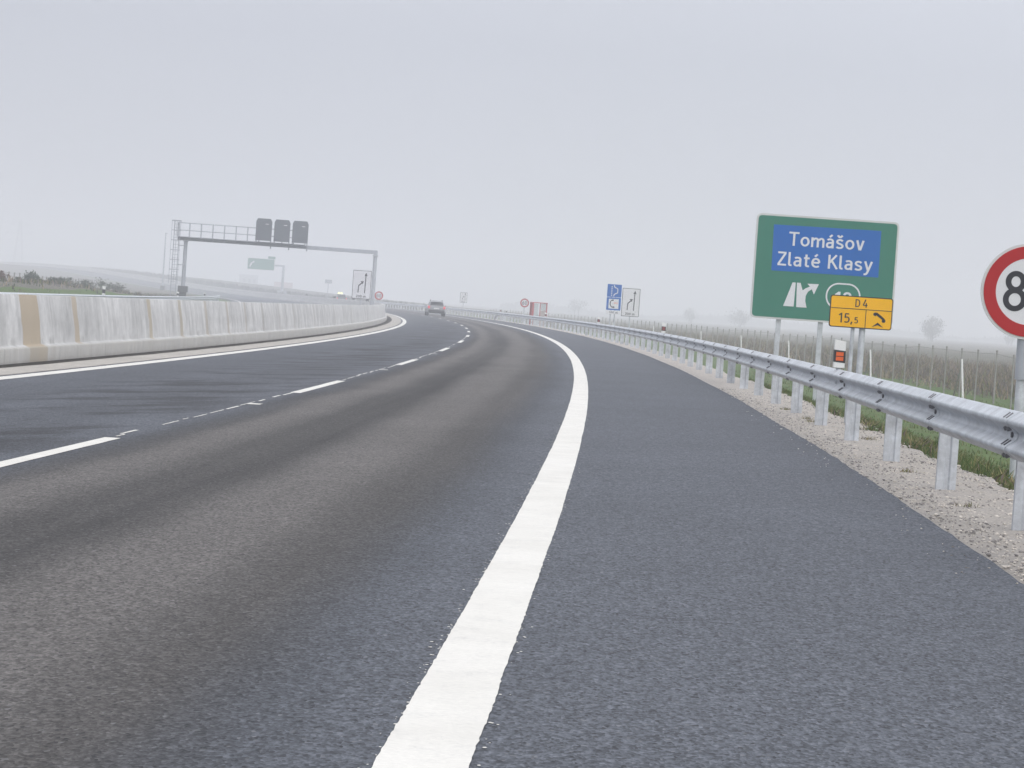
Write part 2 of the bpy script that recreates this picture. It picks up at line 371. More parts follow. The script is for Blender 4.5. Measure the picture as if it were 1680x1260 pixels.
class MB:
    """collects vertices and faces of ONE mesh"""
    def __init__(s): s.v = []; s.f = []; s.m = []; s.uv = None
    def add(s, vs, fs, mi=0):
        b = len(s.v); s.v += [tuple(q) for q in vs]
        s.f += [tuple(b + i for i in f) for f in fs]; s.m += [mi] * len(fs); return s
    def box(s, c, d, rz=0.0, mi=0, tilt=None, bev=0.0):
        hx, hy, hz = d[0] / 2, d[1] / 2, d[2] / 2
        M = Matrix.Rotation(rz, 3, 'Z')
        if tilt: M = M @ Matrix.Rotation(tilt[0], 3, tilt[1])
        if bev:
            bm = bmesh.new(); bmesh.ops.create_cube(bm, size=1, matrix=Matrix.Diagonal((d[0], d[1], d[2], 1)))
            bmesh.ops.bevel(bm, geom=bm.edges[:], offset=bev, segments=2, affect='EDGES', profile=.5)
            bm.verts.index_update()
            vs = [M @ v.co + Vector(c) for v in bm.verts]; fs = [[v.index for v in f.verts] for f in bm.faces]; bm.free()
            return s.add(vs, fs, mi)
        vs = [M @ Vector((x, y, z)) + Vector(c) for x in (-hx, hx) for y in (-hy, hy) for z in (-hz, hz)]
        return s.add(vs, [(0, 1, 3, 2), (4, 6, 7, 5), (0, 4, 5, 1), (2, 3, 7, 6), (0, 2, 6, 4), (1, 5, 7, 3)], mi)
    def tube(s, a, b, r, r2=None, n=10, mi=0):
        a, b = Vector(a), Vector(b); d = (b - a).normalized(); r2 = r if r2 is None else r2
        u = d.orthogonal().normalized(); w_ = d.cross(u)
        vs = []
        for p_, q in ((a, r), (b, r2)):
            for k in range(n):
                t = 2 * math.pi * k / n; vs.append(p_ + (u * math.cos(t) + w_ * math.sin(t)) * q)
        fs = [(k, (k + 1) % n, n + (k + 1) % n, n + k) for k in range(n)] + [tuple(range(n - 1, -1, -1)), tuple(range(n, 2 * n))]
        return s.add(vs, fs, mi)
    def plate(s, pts, y0, y1, mi=0):
        """polygon in the x-z plane, extruded from y0 (front, towards -y) to y1"""
        n = len(pts)
        ar = sum(pts[i][0] * pts[(i + 1) % n][1] - pts[(i + 1) % n][0] * pts[i][1] for i in range(n))
        if ar < 0: pts = pts[::-1]
        vs = [(x, y0, z) for x, z in pts] + [(x, y1, z) for x, z in pts]
        fs = [tuple(range(n)), tuple(range(2 * n - 1, n - 1, -1))] + [(i, n + i, n + (i + 1) % n, (i + 1) % n) for i in range(n)]
        return s.add(vs, fs, mi)
    def ring(s, outer, inner, y0, y1, mi=0):
        n = len(outer)
        vs = [(x, y0, z) for x, z in outer] + [(x, y0, z) for x, z in inner] + [(x, y1, z) for x, z in outer] + [(x, y1, z) for x, z in inner]
        fs = []
        for i in range(n):
            j = (i + 1) % n
            fs += [(i, j, n + j, n + i), (2 * n + i, 3 * n + i, 3 * n + j, 2 * n + j), (i, 2 * n + i, 2 * n + j, j), (n + i, n + j, 3 * n + j, 3 * n + i)]
        return s.add(vs, fs, mi)
    def build(s, name, mats, parent=None, smooth=False, off=None):
        me = bpy.data.meshes.new(name)
        vs = s.v
        if off is not None: vs = [(x - off[0], y - off[1], z - off[2]) for x, y, z in vs]
        me.from_pydata(vs, [], s.f)
        me.polygons.foreach_set('material_index', s.m)
        if s.uv:
            l = me.uv_layers.new(name='UVMap')
            li = np.zeros(len(me.loops), dtype=np.int32); me.loops.foreach_get('vertex_index', li)
            l.data.foreach_set('uv', np.array(s.uv, dtype=np.float32)[li].ravel())
        me.update(); me.validate()
        return link_mesh(name, me, mats, parent, smooth)
def rrect(w_, h, r, cx=0.0, cz=0.0, n=5):
    pts = []
    for sx_, sz, a0 in ((1, 1, 0), (-1, 1, 90), (-1, -1, 180), (1, -1, 270)):
        for k in range(n + 1):
            a = R(a0 + 90 * k / n); pts.append((cx + sx_ * (w_ / 2 - r) + r * math.cos(a), cz + sz * (h / 2 - r) + r * math.sin(a)))
    return pts
def circ(r, n=48, cx=0.0, cz=0.0): return [(cx + r * math.cos(2 * math.pi * k / n), cz + r * math.sin(2 * math.pi * k / n)) for k in range(n)]
def tri_mesh(name, V, T, mats, midx=None, parent=None):
    me = bpy.data.meshes.new(name); n = len(T)
    me.vertices.add(len(V)); me.vertices.foreach_set('co', np.asarray(V, np.float32).ravel())
    me.loops.add(3 * n); me.loops.foreach_set('vertex_index', np.asarray(T, np.int32).ravel())
    me.polygons.add(n); me.polygons.foreach_set('loop_start', np.arange(0, 3 * n, 3, dtype=np.int32))
    if midx is not None: me.polygons.foreach_set('material_index', np.asarray(midx, np.int32))
    me.update(); me.validate()
    return link_mesh(name, me, mats, parent)
_tcv = bpy.data.curves.new('lettering_curve', 'FONT'); _tob = bpy.data.objects.new('lettering_source', _tcv); C.objects.link(_tob)
def text(mb, body, x0, x1, zb, cap, y0, depth=.003, bold=0.0, shear=0.0, mi=0):
    """writes body between x0 and x1 with its baseline at zb and capital height cap, front face at y0"""
    _tcv.body = body; _tcv.size = 1; _tcv.offset = bold; _tcv.resolution_u = 4; _tcv.extrude = 0
    dg = bpy.context.evaluated_depsgraph_get(); dg.update()
    ev = _tob.evaluated_get(dg); me = ev.to_mesh()
    vs = [v.co.copy() for v in me.vertices]; fs = [tuple(p_.vertices) for p_ in me.polygons]
    ev.to_mesh_clear()
    xa = min(v.x for v in vs); xb = max(v.x for v in vs); kx = (x1 - x0) / (xb - xa); kz = cap / .70
    front = [(x0 + (v.x - xa) * kx + shear * v.y * kz, y0, zb + v.y * kz) for v in vs]
    # edges used by one face only make the side walls
    cnt = {}
    for f in fs:
        for i in range(len(f)):
            cnt[(f[i], f[(i + 1) % len(f)])] = 1
    n = len(front); back = [(x, y0 + depth, z) for x, y, z in front]
    side = [(b_, a_, a_ + n, b_ + n) for (a_, b_) in cnt if (b_, a_) not in cnt]
    mb.add(front + back, list(fs) + side, mi)
def thick(pts, w_):
    """outline of a polyline of width w_ in the x-z plane"""
    l, r_ = [], []
    for i, p_ in enumerate(pts):
        a = Vector(pts[max(i - 1, 0)]); b = Vector(pts[min(i + 1, len(pts) - 1)]); d = (b - a).normalized(); n = Vector((-d.y, d.x)) * w_ / 2
        l.append((p_[0] + n.x, p_[1] + n.y)); r_.append((p_[0] - n.x, p_[1] - n.y))
    return l + r_[::-1]

def curve(pts, k=5):
    """smooth a polyline (Catmull-Rom)"""
    out = []
    for i in range(len(pts) - 1):
        p0, p1, p2, p3 = (Vector(pts[max(i - 1, 0)]), Vector(pts[i]), Vector(pts[i + 1]), Vector(pts[min(i + 2, len(pts) - 1)]))
        for j in range(k):
            t = j / k; out.append(tuple(.5 * ((2 * p1) + (p2 - p0) * t + (2 * p0 - 5 * p1 + 4 * p2 - p3) * t * t + (3 * p1 - p0 - 3 * p2 + p3) * t ** 3)))
    return out + [tuple(pts[-1])]
_a = [('c', [(.08, .575), (.14, .62), (.24, .637), (.34, .61), (.395, .53), (.40, .44)]), ('s', [(.40, .46), (.40, 0)]), ('c', [(.40, .385), (.25, .39), (.13, .355), (.07, .27), (.07, .17), (.115, .09), (.2, .063), (.30, .09), (.40, .18)])]
_acc = [('s', [(.2, .79), (.35, .96)])]
_arch = lambda x: [('c', [(x + .06, .50), (x + .11, .585), (x + .19, .632), (x + .27, .61), (x + .32, .54), (x + .33, .44)]), ('s', [(x + .33, .46), (x + .33, 0)])]
GLYPH = {   # advance, strokes: s = straight, c = curve, o = ring (cx, cz, rx, rz)
 'T': (.60, [('s', [(0, .932), (.60, .932)]), ('s', [(.30, 0), (.30, .87)])]),
 'o': (.55, [('o', (.275, .35, .205, .283))]),
 'm': (.80, [('s', [(.07, 0), (.07, .70)])] + _arch(.07) + _arch(.40)),
 'a': (.50, _a), 'á': (.50, _a + _acc),
 'š': (.47, [('c', [(.40, .565), (.32, .62), (.22, .637), (.12, .60), (.075, .51), (.11, .42), (.22, .36), (.33, .31), (.395, .235), (.385, .14), (.32, .08), (.22, .063), (.12, .08), (.05, .13)]), ('s', [(.08, .96), (.225, .80)]), ('s', [(.37, .96), (.225, .80)])]),
 'v': (.50, [('s', [(.065, .70), (.235, 0)]), ('s', [(.435, .70), (.265, 0)])]),
 'Z': (.57, [('s', [(.04, .932), (.53, .932)]), ('s', [(.485, .90), (.09, .10)]), ('s', [(.04, .068), (.55, .068)])]),
 'l': (.24, [('s', [(.07, 1.0), (.07, .19)]), ('c', [(.07, .22), (.075, .12), (.13, .068), (.22, .066)])]),
 't': (.38, [('s', [(.16, .90), (.16, .19)]), ('c', [(.16, .22), (.17, .12), (.24, .066), (.35, .075)]), ('s', [(.02, .636), (.36, .636)])]),
 'é': (.54, [('s', [(.10, .36), (.47, .36)]), ('c', [(.465, .36), (.455, .48), (.39, .59), (.28, .637), (.16, .59), (.09, .48), (.07, .35), (.09, .22), (.16, .11), (.28, .063), (.39, .08), (.46, .13)])] + _acc),
 'K': (.58, [('s', [(.07, 0), (.07, 1.0)]), ('s', [(.10, .44), (.49, 1.0)]), ('s', [(.22, .58), (.55, 0)])]),
 'y': (.52, [('s', [(.065, .70), (.265, .03)]), ('c', [(.465, .70), (.28, .08), (.20, -.14), (.12, -.22), (.02, -.235)])]),
 'D': (.58, [('s', [(.07, 0), (.07, 1.0)]), ('s', [(.10, .932), (.24, .932)]), ('c', [(.22, .932), (.38, .88), (.47, .72), (.49, .5), (.47, .28), (.38, .12), (.22, .068)]), ('s', [(.10, .068), (.24, .068)])]),
 '1': (.40, [('s', [(.03, .76), (.25, .95)]), ('s', [(.25, 0), (.25, 1.0)])]),
 '2': (.52, [('c', [(.06, .79), (.12, .89), (.24, .935), (.36, .90), (.42, .80), (.40, .66), (.30, .48), (.08, .12)]), ('s', [(.04, .068), (.48, .068)])]),
 '4': (.54, [('s', [(.31, 1.0), (.07, .27)]), ('s', [(.04, .27), (.52, .27)]), ('s', [(.38, .56), (.38, 0)])]),
 '5': (.52, [('s', [(.10, .932), (.44, .932)]), ('s', [(.13, .96), (.10, .50)]), ('c', [(.10, .54), (.19, .59), (.30, .59), (.41, .52), (.455, .37), (.43, .2), (.35, .10), (.22, .066), (.05, .10)])]),
 '6': (.55, [('o', (.275, .31, .205, .245)), ('c', [(.42, .90), (.30, .86), (.17, .72), (.09, .54), (.07, .36)])]),
 '8': (.55, [('o', (.275, .735, .175, .20)), ('o', (.275, .29, .21, .225))]),
 '0': (.55, [('o', (.275, .5, .205, .433))]),
 ',': (.18, [('s', [(.12, .14), (.03, -.14)])]),
 ' ': (.28, []),
}
GLYPH['s'] = (.47, GLYPH['š'][1][:1])
def letters(mb, body, x0, x1, zb, cap, y0, wd=.135, gap=.085, depth=.004):
    """stroke lettering like that of road signs, fitted between x0 and x1"""
    total = sum(GLYPH[c][0] for c in body) + gap * (len(body) - 1); kx = (x1 - x0) / total; x = 0.0; n = 0
    for ch in body:
        adv, st = GLYPH[ch]
        for kind, d in st:
            y = y0 - .00025 * (n % 5); n += 1
            M_ = lambda q: (x0 + (x + q[0]) * kx, zb + q[1] * cap)
            if kind == 'o':
                cx, cz, rx, rz = d; an = [2 * math.pi * k / 36 for k in range(36)]
                mb.ring([M_((cx + (rx + wd / 2) * math.cos(t), cz + (rz + wd / 2) * math.sin(t))) for t in an], [M_((cx + (rx - wd / 2) * math.cos(t), cz + (rz - wd / 2) * math.sin(t))) for t in an], y, y0 + depth)
            else: mb.plate([M_(q) for q in thick(curve(d) if kind == 'c' else d, wd)], y, y0 + depth)
        x += adv + gap

def words(root, mt, body, x0, x1, zb, cap, y0, wd=.135, gap=.085):
    """each word of a line as a part of its own"""
    w_ = lambda t_: sum(GLYPH[c][0] for c in t_) + gap * len(t_)
    k = (x1 - x0) / (w_(body) - gap); x = x0
    for p_ in body.split(' '):
        mb = MB(); letters(mb, p_, x, x + (w_(p_) - gap) * k, zb, cap, y0, wd, gap); mb.build('lettering', mt, root)
        x += (w_(p_) + w_(' ')) * k

# ------------------------------------------------------------------ swept strips along the road
def steps(a, b, fine=1.0):
    s = [a]
    while s[-1] < b:
        q = s[-1]; s.append(min(b, q + max(fine, abs(q) * .012)))
    return np.array(s)
def sheet(name, s, offs, dz, mats, kind='structure', jit=None, uvsw=False):
    """a sheet lying along the road; offs may be arrays over s"""
    n = len(s); cols = [PN(s, np.broadcast_to(np.asarray(o, float), s.shape), np.broadcast_to(np.asarray(d, float), s.shape)) for o, d in zip(offs, dz)]
    m = len(cols); V = np.stack(cols, 1).reshape(-1, 3)
    mb = MB(); mb.v = [tuple(v) for v in V]
    mb.f = [(i * m + j, i * m + j + 1, (i + 1) * m + j + 1, (i + 1) * m + j) for i in range(n - 1) for j in range(m - 1)]; mb.m = [0] * len(mb.f)
    mb.uv = [(float(np.asarray(o, float).flat[min(i, np.asarray(o).size - 1)]), float(s[i])) for i in range(n) for o in offs]
    ob = mb.build(name, mats)
    if kind: ob['kind'] = kind
    return ob

# terrain: one sheet to the horizon
S_T = np.concatenate([np.arange(-60, 0, 5.), np.arange(0, 130, .8), np.arange(130, 400, 3.), np.arange(400, 1300, 10.), np.arange(1300, 3501, 55.)])
O_T = np.array([-900, -700, -500, -350, -250, -180, -140, -110, -90, -70, -58, -48, -42, -38, -34, -31, -28.5, -27.5, -26.8, -26.2, -25.7, -25.2, -24.7, -24, -23.4, -23, -16, -10, -6, -2, 1.6, 2.3, 3.0, 3.4, 3.75, 4.0, 4.3, 4.7, 5.2, 5.7, 6.3, 7, 8, 9, 10, 11, 12, 13, 14.5, 17, 22, 30, 40, 55, 75, 100, 130, 170, 230, 320, 450, 650, 950, 1400])
ss, oo = np.meshgrid(S_T, O_T, indexing='ij')
xx, yy, zz, tt = path(ss)
TV = np.stack([xx + oo * np.cos(tt), yy - oo * np.sin(tt), terr(ss, oo)], -1)
n, m = ss.shape
idx = np.arange(n * m).reshape(n, m)
T = np.concatenate([np.stack([idx[:-1, :-1], idx[:-1, 1:], idx[1:, 1:]], -1).reshape(-1, 3), np.stack([idx[:-1, :-1], idx[1:, 1:], idx[1:, :-1]], -1).reshape(-1, 3)])
oc = np.concatenate([((oo[:-1, :-1] + oo[1:, 1:]) / 2).ravel()] * 2)
tag(tri_mesh('ground', TV.reshape(-1, 3), T, ['turf', 'field', 'dirt_slot_shadow'], np.where((oc > 20) | (oc < -26.6), 1, np.where((oc < 2.4) & (oc > -23.2), 2, 0))), kind='structure')
bx = TV.reshape(-1, 3); BMIN, BMAX = bx.min(0), bx.max(0)

# carriageways: slabs with a visible edge
S_R = steps(-12, 1900)
def slab(name, s, offs, edge_jit=None):
    o = [np.full_like(s, q) for q in offs]
    if edge_jit is not None: o[-1] = o[-1] + edge_jit; o[-2] = o[-2] + edge_jit
    return sheet(name, s, o, [0.0] * (len(offs) - 1) + [-.09], 'asphalt')
s_a = np.concatenate([np.arange(-12, 40, .06), steps(40, 1900)])
ej = np.where(s_a < 150, .007 * np.interp(s_a, np.arange(-12, 1901, .35), rng.standard_normal(len(np.arange(-12, 1901, .35)))), 0) + .012 * np.sin(s_a * .33)
slab('road', s_a, [-8.35, -7.33, -3.66, 0, 2.52, 2.522], ej)
slab('road', S_R, [-23.0, -16, -9.75, -9.748])

# painted lines
def wear(s, amp, step=.045):
    q = np.arange(s[0], s[-1] + step, step); return np.interp(s, q, amp * rng.standard_normal(len(q)))
def line(name, a, b, o, wd, fine=.03, far=45.0):
    s = np.concatenate([np.arange(a, min(far, b), fine), steps(max(a, far), b)]) if a < far else steps(a, b)
    sheet(name, s, [o - wd / 2 + wear(s, .0016) + wear(s, .0016, .8), o + wd / 2 + wear(s, .0016) + wear(s, .0016, .8)], [.004, .004], 'paint_white')
line('edge_line', 3, 1900, 0, .25); line('edge_line', 20, 1900, -7.335, .25, .2)
line('edge_line', 60, 1900, -22.0, .25, 1.0); line('edge_line', 60, 1900, -10.6, .25, 1.0)
dash = MB()
def dash_strip(a, b, o, wd):
    s = np.linspace(a, b, 14); base = len(dash.v)
    l = PN(s, o - wd / 2 + wear(s, .003), np.full_like(s, .004)); r_ = PN(s, o + wd / 2 + wear(s, .003), np.full_like(s, .004))
    dash.add(list(l) + list(r_), [(i, 14 + i, 15 + i, i + 1) for i in range(13)])
per = 18.2265
for k in range(-1, 60): dash_strip(35.85 + per * k - 3.02, 35.85 + per * k + 3.02, -3.657, .135)
for k in range(0, 45): dash_strip(80 + per * k, 86 + per * k, -15.2, .135)
# thin worn remains of the construction line between the dashes
q = 14.0
while q < 110:
    ph = ((q - 35.85 + 3.02) % per)
    if ph > 6.2:
        ln = random.uniform(.25, 1.3)
        if random.random() < .90: dash_strip(q, q + ln, -3.657 - .04 + random.uniform(-.02, .03), random.choice((.018, .03, .022)))
        q += ln + random.uniform(.04, .35)
    else: q += .4
for q in (28.6, 46.6, 64.9): dash_strip(q, q + .28, -3.63, .16)
tag(dash.build('lane_line', 'paint_white'), kind='structure')
# splashes of line paint beside the near edge line
sp = MB()
for _ in range(420):
    s = random.uniform(5, 34); sd_ = random.choice((-1, -1, 1)); o = sd_ * (.125 + abs(random.gauss(0, .02))); r_ = random.uniform(.002, .007)
    c = [PN(np.float64(s + r_ * 1.6 * math.sin(t)), np.float64(o + r_ * math.cos(t)), np.float64(.003)) for t in np.linspace(0, 2 * math.pi, 6)[:-1]]
    sp.add(c, [(0, 1, 2, 3, 4)])
tag(sp.build('paint_splash', 'paint_white'), kind='stuff')

# gutter strip, flat strip coloured dark as the drain slot's shadow, gravel verge
S_G = np.concatenate([np.arange(20, 140, .5), steps(140, 1200)])
sheet('gutter', S_G, [-8.20 + wear(S_G, .012, 1.1), -7.56 + wear(S_G, .010, 1.1), -7.555], [.006, .010, -.03], 'gutter_concrete')
sheet('drain_slot_shadow', S_G, [-8.60, -8.19], [.004, .002], 'dirt_slot_shadow')
s_v = np.concatenate([np.arange(4, 70, .2), steps(70, 1300)])
ge = 3.72 + np.interp(s_v, np.arange(0, 1302, .55), .07 * rng.standard_normal(len(np.arange(0, 1302, .55)))) + .06 * np.sin(s_v * .6)
ge_of = lambda s: float(np.interp(s, s_v, ge))
offs_v = [2.44] + [2.6 + (ge - 2.6) * f for f in (0, .25, .5, .75)] + [ge - .03, ge + .05]
offs_v[0] = np.full_like(s_v, 2.44); offs_v[1] = np.full_like(s_v, 2.62)
hb = lambda a: a * rng.standard_normal(len(s_v))
sheet('gravel_verge', s_v, offs_v, [np.full_like(s_v, -.045), -.030 + hb(.002), -.022 + hb(.003), -.018 + hb(.004), -.022 + hb(.005), -.035 + hb(.010), np.full_like(s_v, -.14)], 'gravel')
# loose stones
def stones(name, count, srange, mats, spill=False):
    ico = bmesh.new(); bmesh.ops.create_icosphere(ico, subdivisions=1, radius=1)
    bv = np.array([v.co for v in ico.verts]); ico.verts.index_update(); bt = np.array([[v.index for v in f.verts] for f in ico.faces]); ico.free()
    V, Tt, Mi = [], [], []
    for i in range(count):
        s = srange[0] + (srange[1] - srange[0]) * rng.random() ** 1.7; o = 2.56 + (ge_of(s) - 2.6) * rng.random() if not spill else 2.54 - .35 * rng.random() ** 2.5
        r_ = (.004 + .008 * rng.random() ** 2.4 + (.010 if rng.random() < .012 else 0)) * (.7 if spill else 1)
        sh = bv * (1 + .25 * rng.standard_normal((len(bv), 1))) * np.array([r_ * rng.uniform(.8, 1.5), r_ * rng.uniform(.8, 1.5), r_ * .5])
        a = rng.random() * 6.28; ca, sa = math.cos(a), math.sin(a)
        sh = np.stack([sh[:, 0] * ca - sh[:, 1] * sa, sh[:, 0] * sa + sh[:, 1] * ca, sh[:, 2]], 1)
        V.append(sh + PN(np.float64(s), np.float64(o), np.float64(.002 if spill else -.019))); Tt.append(bt + i * len(bv)); Mi += [0 if rng.random() < .55 else 1] * len(bt)
    tag(tri_mesh(name, np.concatenate(V), np.concatenate(Tt), mats, Mi), kind='stuff')
stones('gravel_stones', 10000, (13, 48), ['stone_pale', 'stone_grey'])
stones('loose_grit', 260, (10, 45), ['stone_pale', 'stone_grey'], True)

# ------------------------------------------------------------------ median barrier
prof = [(-8.55, -.05), (-8.555, .215), (-8.565, .232), (-8.665, .268), (-8.672, .285), (-8.71, .60), (-8.79, 1.03), (-8.80, 1.045), (-8.97, 1.045), (-8.98, 1.03), (-9.06, .60), (-9.098, .285), (-9.105, .268), (-9.205, .232), (-9.215, .215), (-9.22, -.05)]
s_b = np.concatenate([np.arange(25, 150, 1.), steps(150, 1300, 2.0)])
b0 = P(60, -8.9)
mb = MB(); vl = [0.0]
for i in range(1, len(prof)): vl.append(vl[-1] + math.dist(prof[i], prof[i - 1]))
for s in s_b:
    for (o, z), v in zip(prof, vl):
        mb.v.append(tuple(PN(np.float64(s), np.float64(o), np.float64(z))))
m = len(prof); mb.uv = [(float(s), v) for s in s_b for v in vl]
mb.f = [(i * m + j, (i + 1) * m + j, (i + 1) * m + j + 1, i * m + j + 1) for i in range(len(s_b) - 1) for j in range(m - 1)]; mb.m = [0] * len(mb.f)
bar = thing('concrete_barrier', 'long pale concrete median barrier with brown stain runs along the left of the road', 'barrier', b0)
mb.build('barrier_wall', 'barrier_concrete', bar, True, b0)

# ------------------------------------------------------------------ guardrails
def rounded(pts, r_, k=4):
    out = [pts[0]]
    for i in range(1, len(pts) - 1):
        p_, a, b_ = Vector(pts[i]), Vector(pts[i - 1]), Vector(pts[i + 1]); q = min(r_, (a - p_).length * .45, (b_ - p_).length * .45)
        s0_, s1_ = p_ + (a - p_).normalized() * q, p_ + (b_ - p_).normalized() * q
        for j in range(k + 1):
            t = j / k; out.append(tuple(s0_ * (1 - t) ** 2 + p_ * 2 * t * (1 - t) + s1_ * t * t))
    return out + [pts[-1]]
WP = rounded([(.155, .0), (.149, .012), (.098, .083), (.074, .083), (.020, .004), (-.020, .004), (-.074, .083), (-.098, .083), (-.149, .012), (-.155, .0)], .020)
def beam(name, a, b, parent, off, o0, zc, side=-1, lap=.16, nstep=5, flat=False):
    """W-beam; side -1: crests point to -o (road on the left)"""
    mb = MB(); s = np.linspace(a - lap, b + lap, nstep); pr = [(z, d) for z, d in WP] + [(z, d - .004) for z, d in WP[::-1]]
    for i, q in enumerate(s):
        pro = .005 * (1 - i / (nstep - 1))
        for z, d in pr: mb.v.append(tuple(PN(np.float64(q), np.float64(o0 + side * (d + pro)), np.float64((zc(q) if callable(zc) else zc) + z))))
    m = len(pr)
    for i in range(nstep - 1):
        for j in range(m): mb.f.append((i * m + j, i * m + (j + 1) % m, (i + 1) * m + (j + 1) % m, (i + 1) * m + j))
    mb.f += [tuple(range(m)), tuple(range((nstep - 1) * m, nstep * m))[::-1]]; mb.m = [0] * len(mb.f)
    return mb.build(name, 'galvanised', parent, False, off)
def post_mb(s, o, top=.70, bottom=-.35, side=1):
    c = P(s, o, 0); h = head(s); mb = MB()
    pr = [(.0, .058), (.0, .0), (.050, .0), (.066, .016), (.092, .016), (.106, .0), (.155, .0), (.155, .058), (.149, .058), (.149, .006), (.108, .006), (.094, .022), (.064, .022), (.048, .006), (.006, .006), (.006, .058)]
    M = Matrix.Rotation(h, 3, 'Z'); n = len(pr)
    vs = [M @ Vector((x * side, y, z)) + c for z in (bottom, top) for x, y in pr]
    fs = [(i, (i + 1) % n, n + (i + 1) % n, n + i) for i in range(n)]
    # end cap of the top in quads round the folded section
    fs += [tuple(n + q for q in t) for t in ((0, 1, 14, 15), (1, 2, 13, 14), (2, 3, 12, 13), (3, 4, 11, 12), (4, 5, 10, 11), (5, 6, 9, 10), (6, 7, 8, 9))]
    return mb.add(vs, fs)
SP0, SPD, RO = 16.48, 3.972, 2.985
gr = thing('guardrail', 'near galvanised guardrail on many steel posts along the gravel verge at right', 'guardrail', P(SP0, RO)); go = gr.location.copy()
NP = 57; far_bolts = MB()
for k in range(-1, NP):
    s0 = SP0 + SPD * k; b_ = beam('beam', s0, s0 + SPD, gr, go, RO, .597)
    post_mb(s0 + .02, RO + .03).build('post', 'galvanised', gr, False, go)
    if k < 30:
        def wd(z): return float(np.interp(z, [q[0] for q in WP[::-1]], [q[1] for q in WP[::-1]]))
        rest = MB(); near = k < 9
        def emit(mb, nm):
            if near: mb.build(nm, 'bolt_grey', b_, False, go)
            else: far_bolts.add(mb.v, mb.f)
        out_ = (P(s0, RO - 1, 0) - P(s0, RO, 0))
        for zlo, zhi in ((.106, .140), (-.068, -.034)):                    # slots on the two sky-facing slopes
            for ds in (-.058, .058):
                mb = MB(); vs = []
                for q_ in (0, .007):
                    for z, sh in ((zlo, -.016), (zhi, .016)):
                        for e_ in (-.0055, .0055): vs.append(P(s0 + ds + sh + e_, RO - wd(z) - .003 - q_, .597 + z + q_ * .8))
                mb.add(vs, [(0, 1, 3, 2), (4, 6, 7, 5), (0, 4, 5, 1), (2, 3, 7, 6), (0, 2, 6, 4), (1, 5, 7, 3)]); emit(mb, 'slot')
        for zc in (.046, -.128):
            for ds in (-.06, .06):
                mb = MB(); a = P(s0 + ds, RO - wd(zc), .597 + zc); mb.tube(a, a + out_ * .024 + Vector((0, 0, -.012)), .017, .014, 8); emit(mb, 'bolt')
        mb = MB(); a = P(s0 + .03, RO - .004, .597); mb.tube(a, a + out_ * .020, .020, .018, 8); emit(mb, 'bolt')
s_end = SP0 + SPD * NP
far_bolts.build('bolts', 'bolt_grey', gr, False, go)['kind'] = 'stuff'
# turned-down end piece of the near rail
beam('end_beam', s_end, s_end + 4.2, gr, go, RO, lambda q: .597 - .55 * min(1, max(0, (q - s_end) / 4.2)), lap=.05)
g2 = thing('guardrail', 'far hazy guardrail continuing round the bend beyond the silver car', 'guardrail', P(s_end + 2, RO + .25)); go2 = g2.location.copy()
for k in range(0, 46):
    s0 = s_end - 2 + SPD * k
    beam('beam', s0, s0 + SPD, g2, go2, RO + .28, .597, nstep=3)
    post_mb(s0, RO + .31).build('post', 'galvanised', g2, False, go2)
g3 = thing('guardrail', 'hazy guardrail on the far side of the opposite carriageway seen over the concrete barrier', 'guardrail', P(70, -24.6)); go3 = g3.location.copy()
for k in range(0, 66):
    s0 = 76 + SPD * k
    beam('beam', s0, s0 + SPD, g3, go3, -24.6, .597, side=1, nstep=3)
    post_mb(s0, -24.63, side=-1).build('post', 'galvanised', g3, False, go3)

# ------------------------------------------------------------------ signs
def posts(root, xs, top, r_=.04, y=.06, bottom=-.5, mat_='galvanised', square=False):
    for x in xs:
        mb = MB()
        if square: mb.box((x, y, (top + bottom) / 2), (2 * r_, 2 * r_, top - bottom))
        else: mb.tube((x, y, bottom), (x, y, top), r_, n=12)
        mb.build('post', mat_, root, not square)
def shapes(name, mt, root, polys, y0, y1):
    mb = MB()
    for q in polys: mb.plate(q, y0, y1)
    return mb.build(name, mt, root)

# green direction sign; G() maps pixels of the traced panel to metres on the sign
def aff(cx, cy, o0, wv, hv, W_, H_):
    det = wv[0] * hv[1] - wv[1] * hv[0]; dx, dy = cx - o0[0], cy - o0[1]
    return ((dx * hv[1] - dy * hv[0]) / det * W_, (wv[0] * dy - wv[1] * dx) / det * H_)
GW, GH = 2.79, 2.05
base = P(50, 4.62); gz = G(50, 4.62); zb = float(base.z - gz.z)
sg = thing('direction_sign', 'large green motorway exit sign with blue panel naming two towns above an arrow', 'road sign', gz, head(50) * .6)
top = zb + 3.37
def g_(cx, cy):
    u, v = aff(cx, cy, (138, 68), (1401, 90), (-84, 1032), GW, GH); return (u - GW / 2, top - v)
shapes('panel', 'sign_rim', sg, [rrect(GW, GH, .10, 0, top - GH / 2)], -.012, .02)
shapes('green_face', 'sign_green', sg, [rrect(GW - .075, GH - .075, .07, 0, top - GH / 2)], -.016, -.0125)
shapes('blue_panel', 'sign_blue', sg, [[g_(303, 182), g_(1357, 243), g_(1322, 702), g_(272, 634)]], -.020, -.0165)
mb = MB()
letters(mb, 'Tomášov', g_(455, 250)[0] , g_(1192, 340)[0], g_(490, 392)[1], .272, -.022, .13)
mb.build('lettering', 'sign_white', sg); words(sg, 'sign_white', 'Zlaté Klasy', g_(330, 520)[0], g_(1270, 560)[0], g_(400, 588)[1], .272, -.022, .13)
arrow = [[(480, 752), (511, 755), (488, 991), (384, 985)], [(523, 755), (558, 757), (578, 832), (605, 812), (650, 793), (625, 765), (738, 770), (688, 872), (668, 820), (630, 845), (608, 885), (602, 935), (615, 1002), (512, 996)]]
shapes('exit_arrow', 'sign_white', sg, [[g_(*q) for q in pl] for pl in arrow], -.020, -.0165)
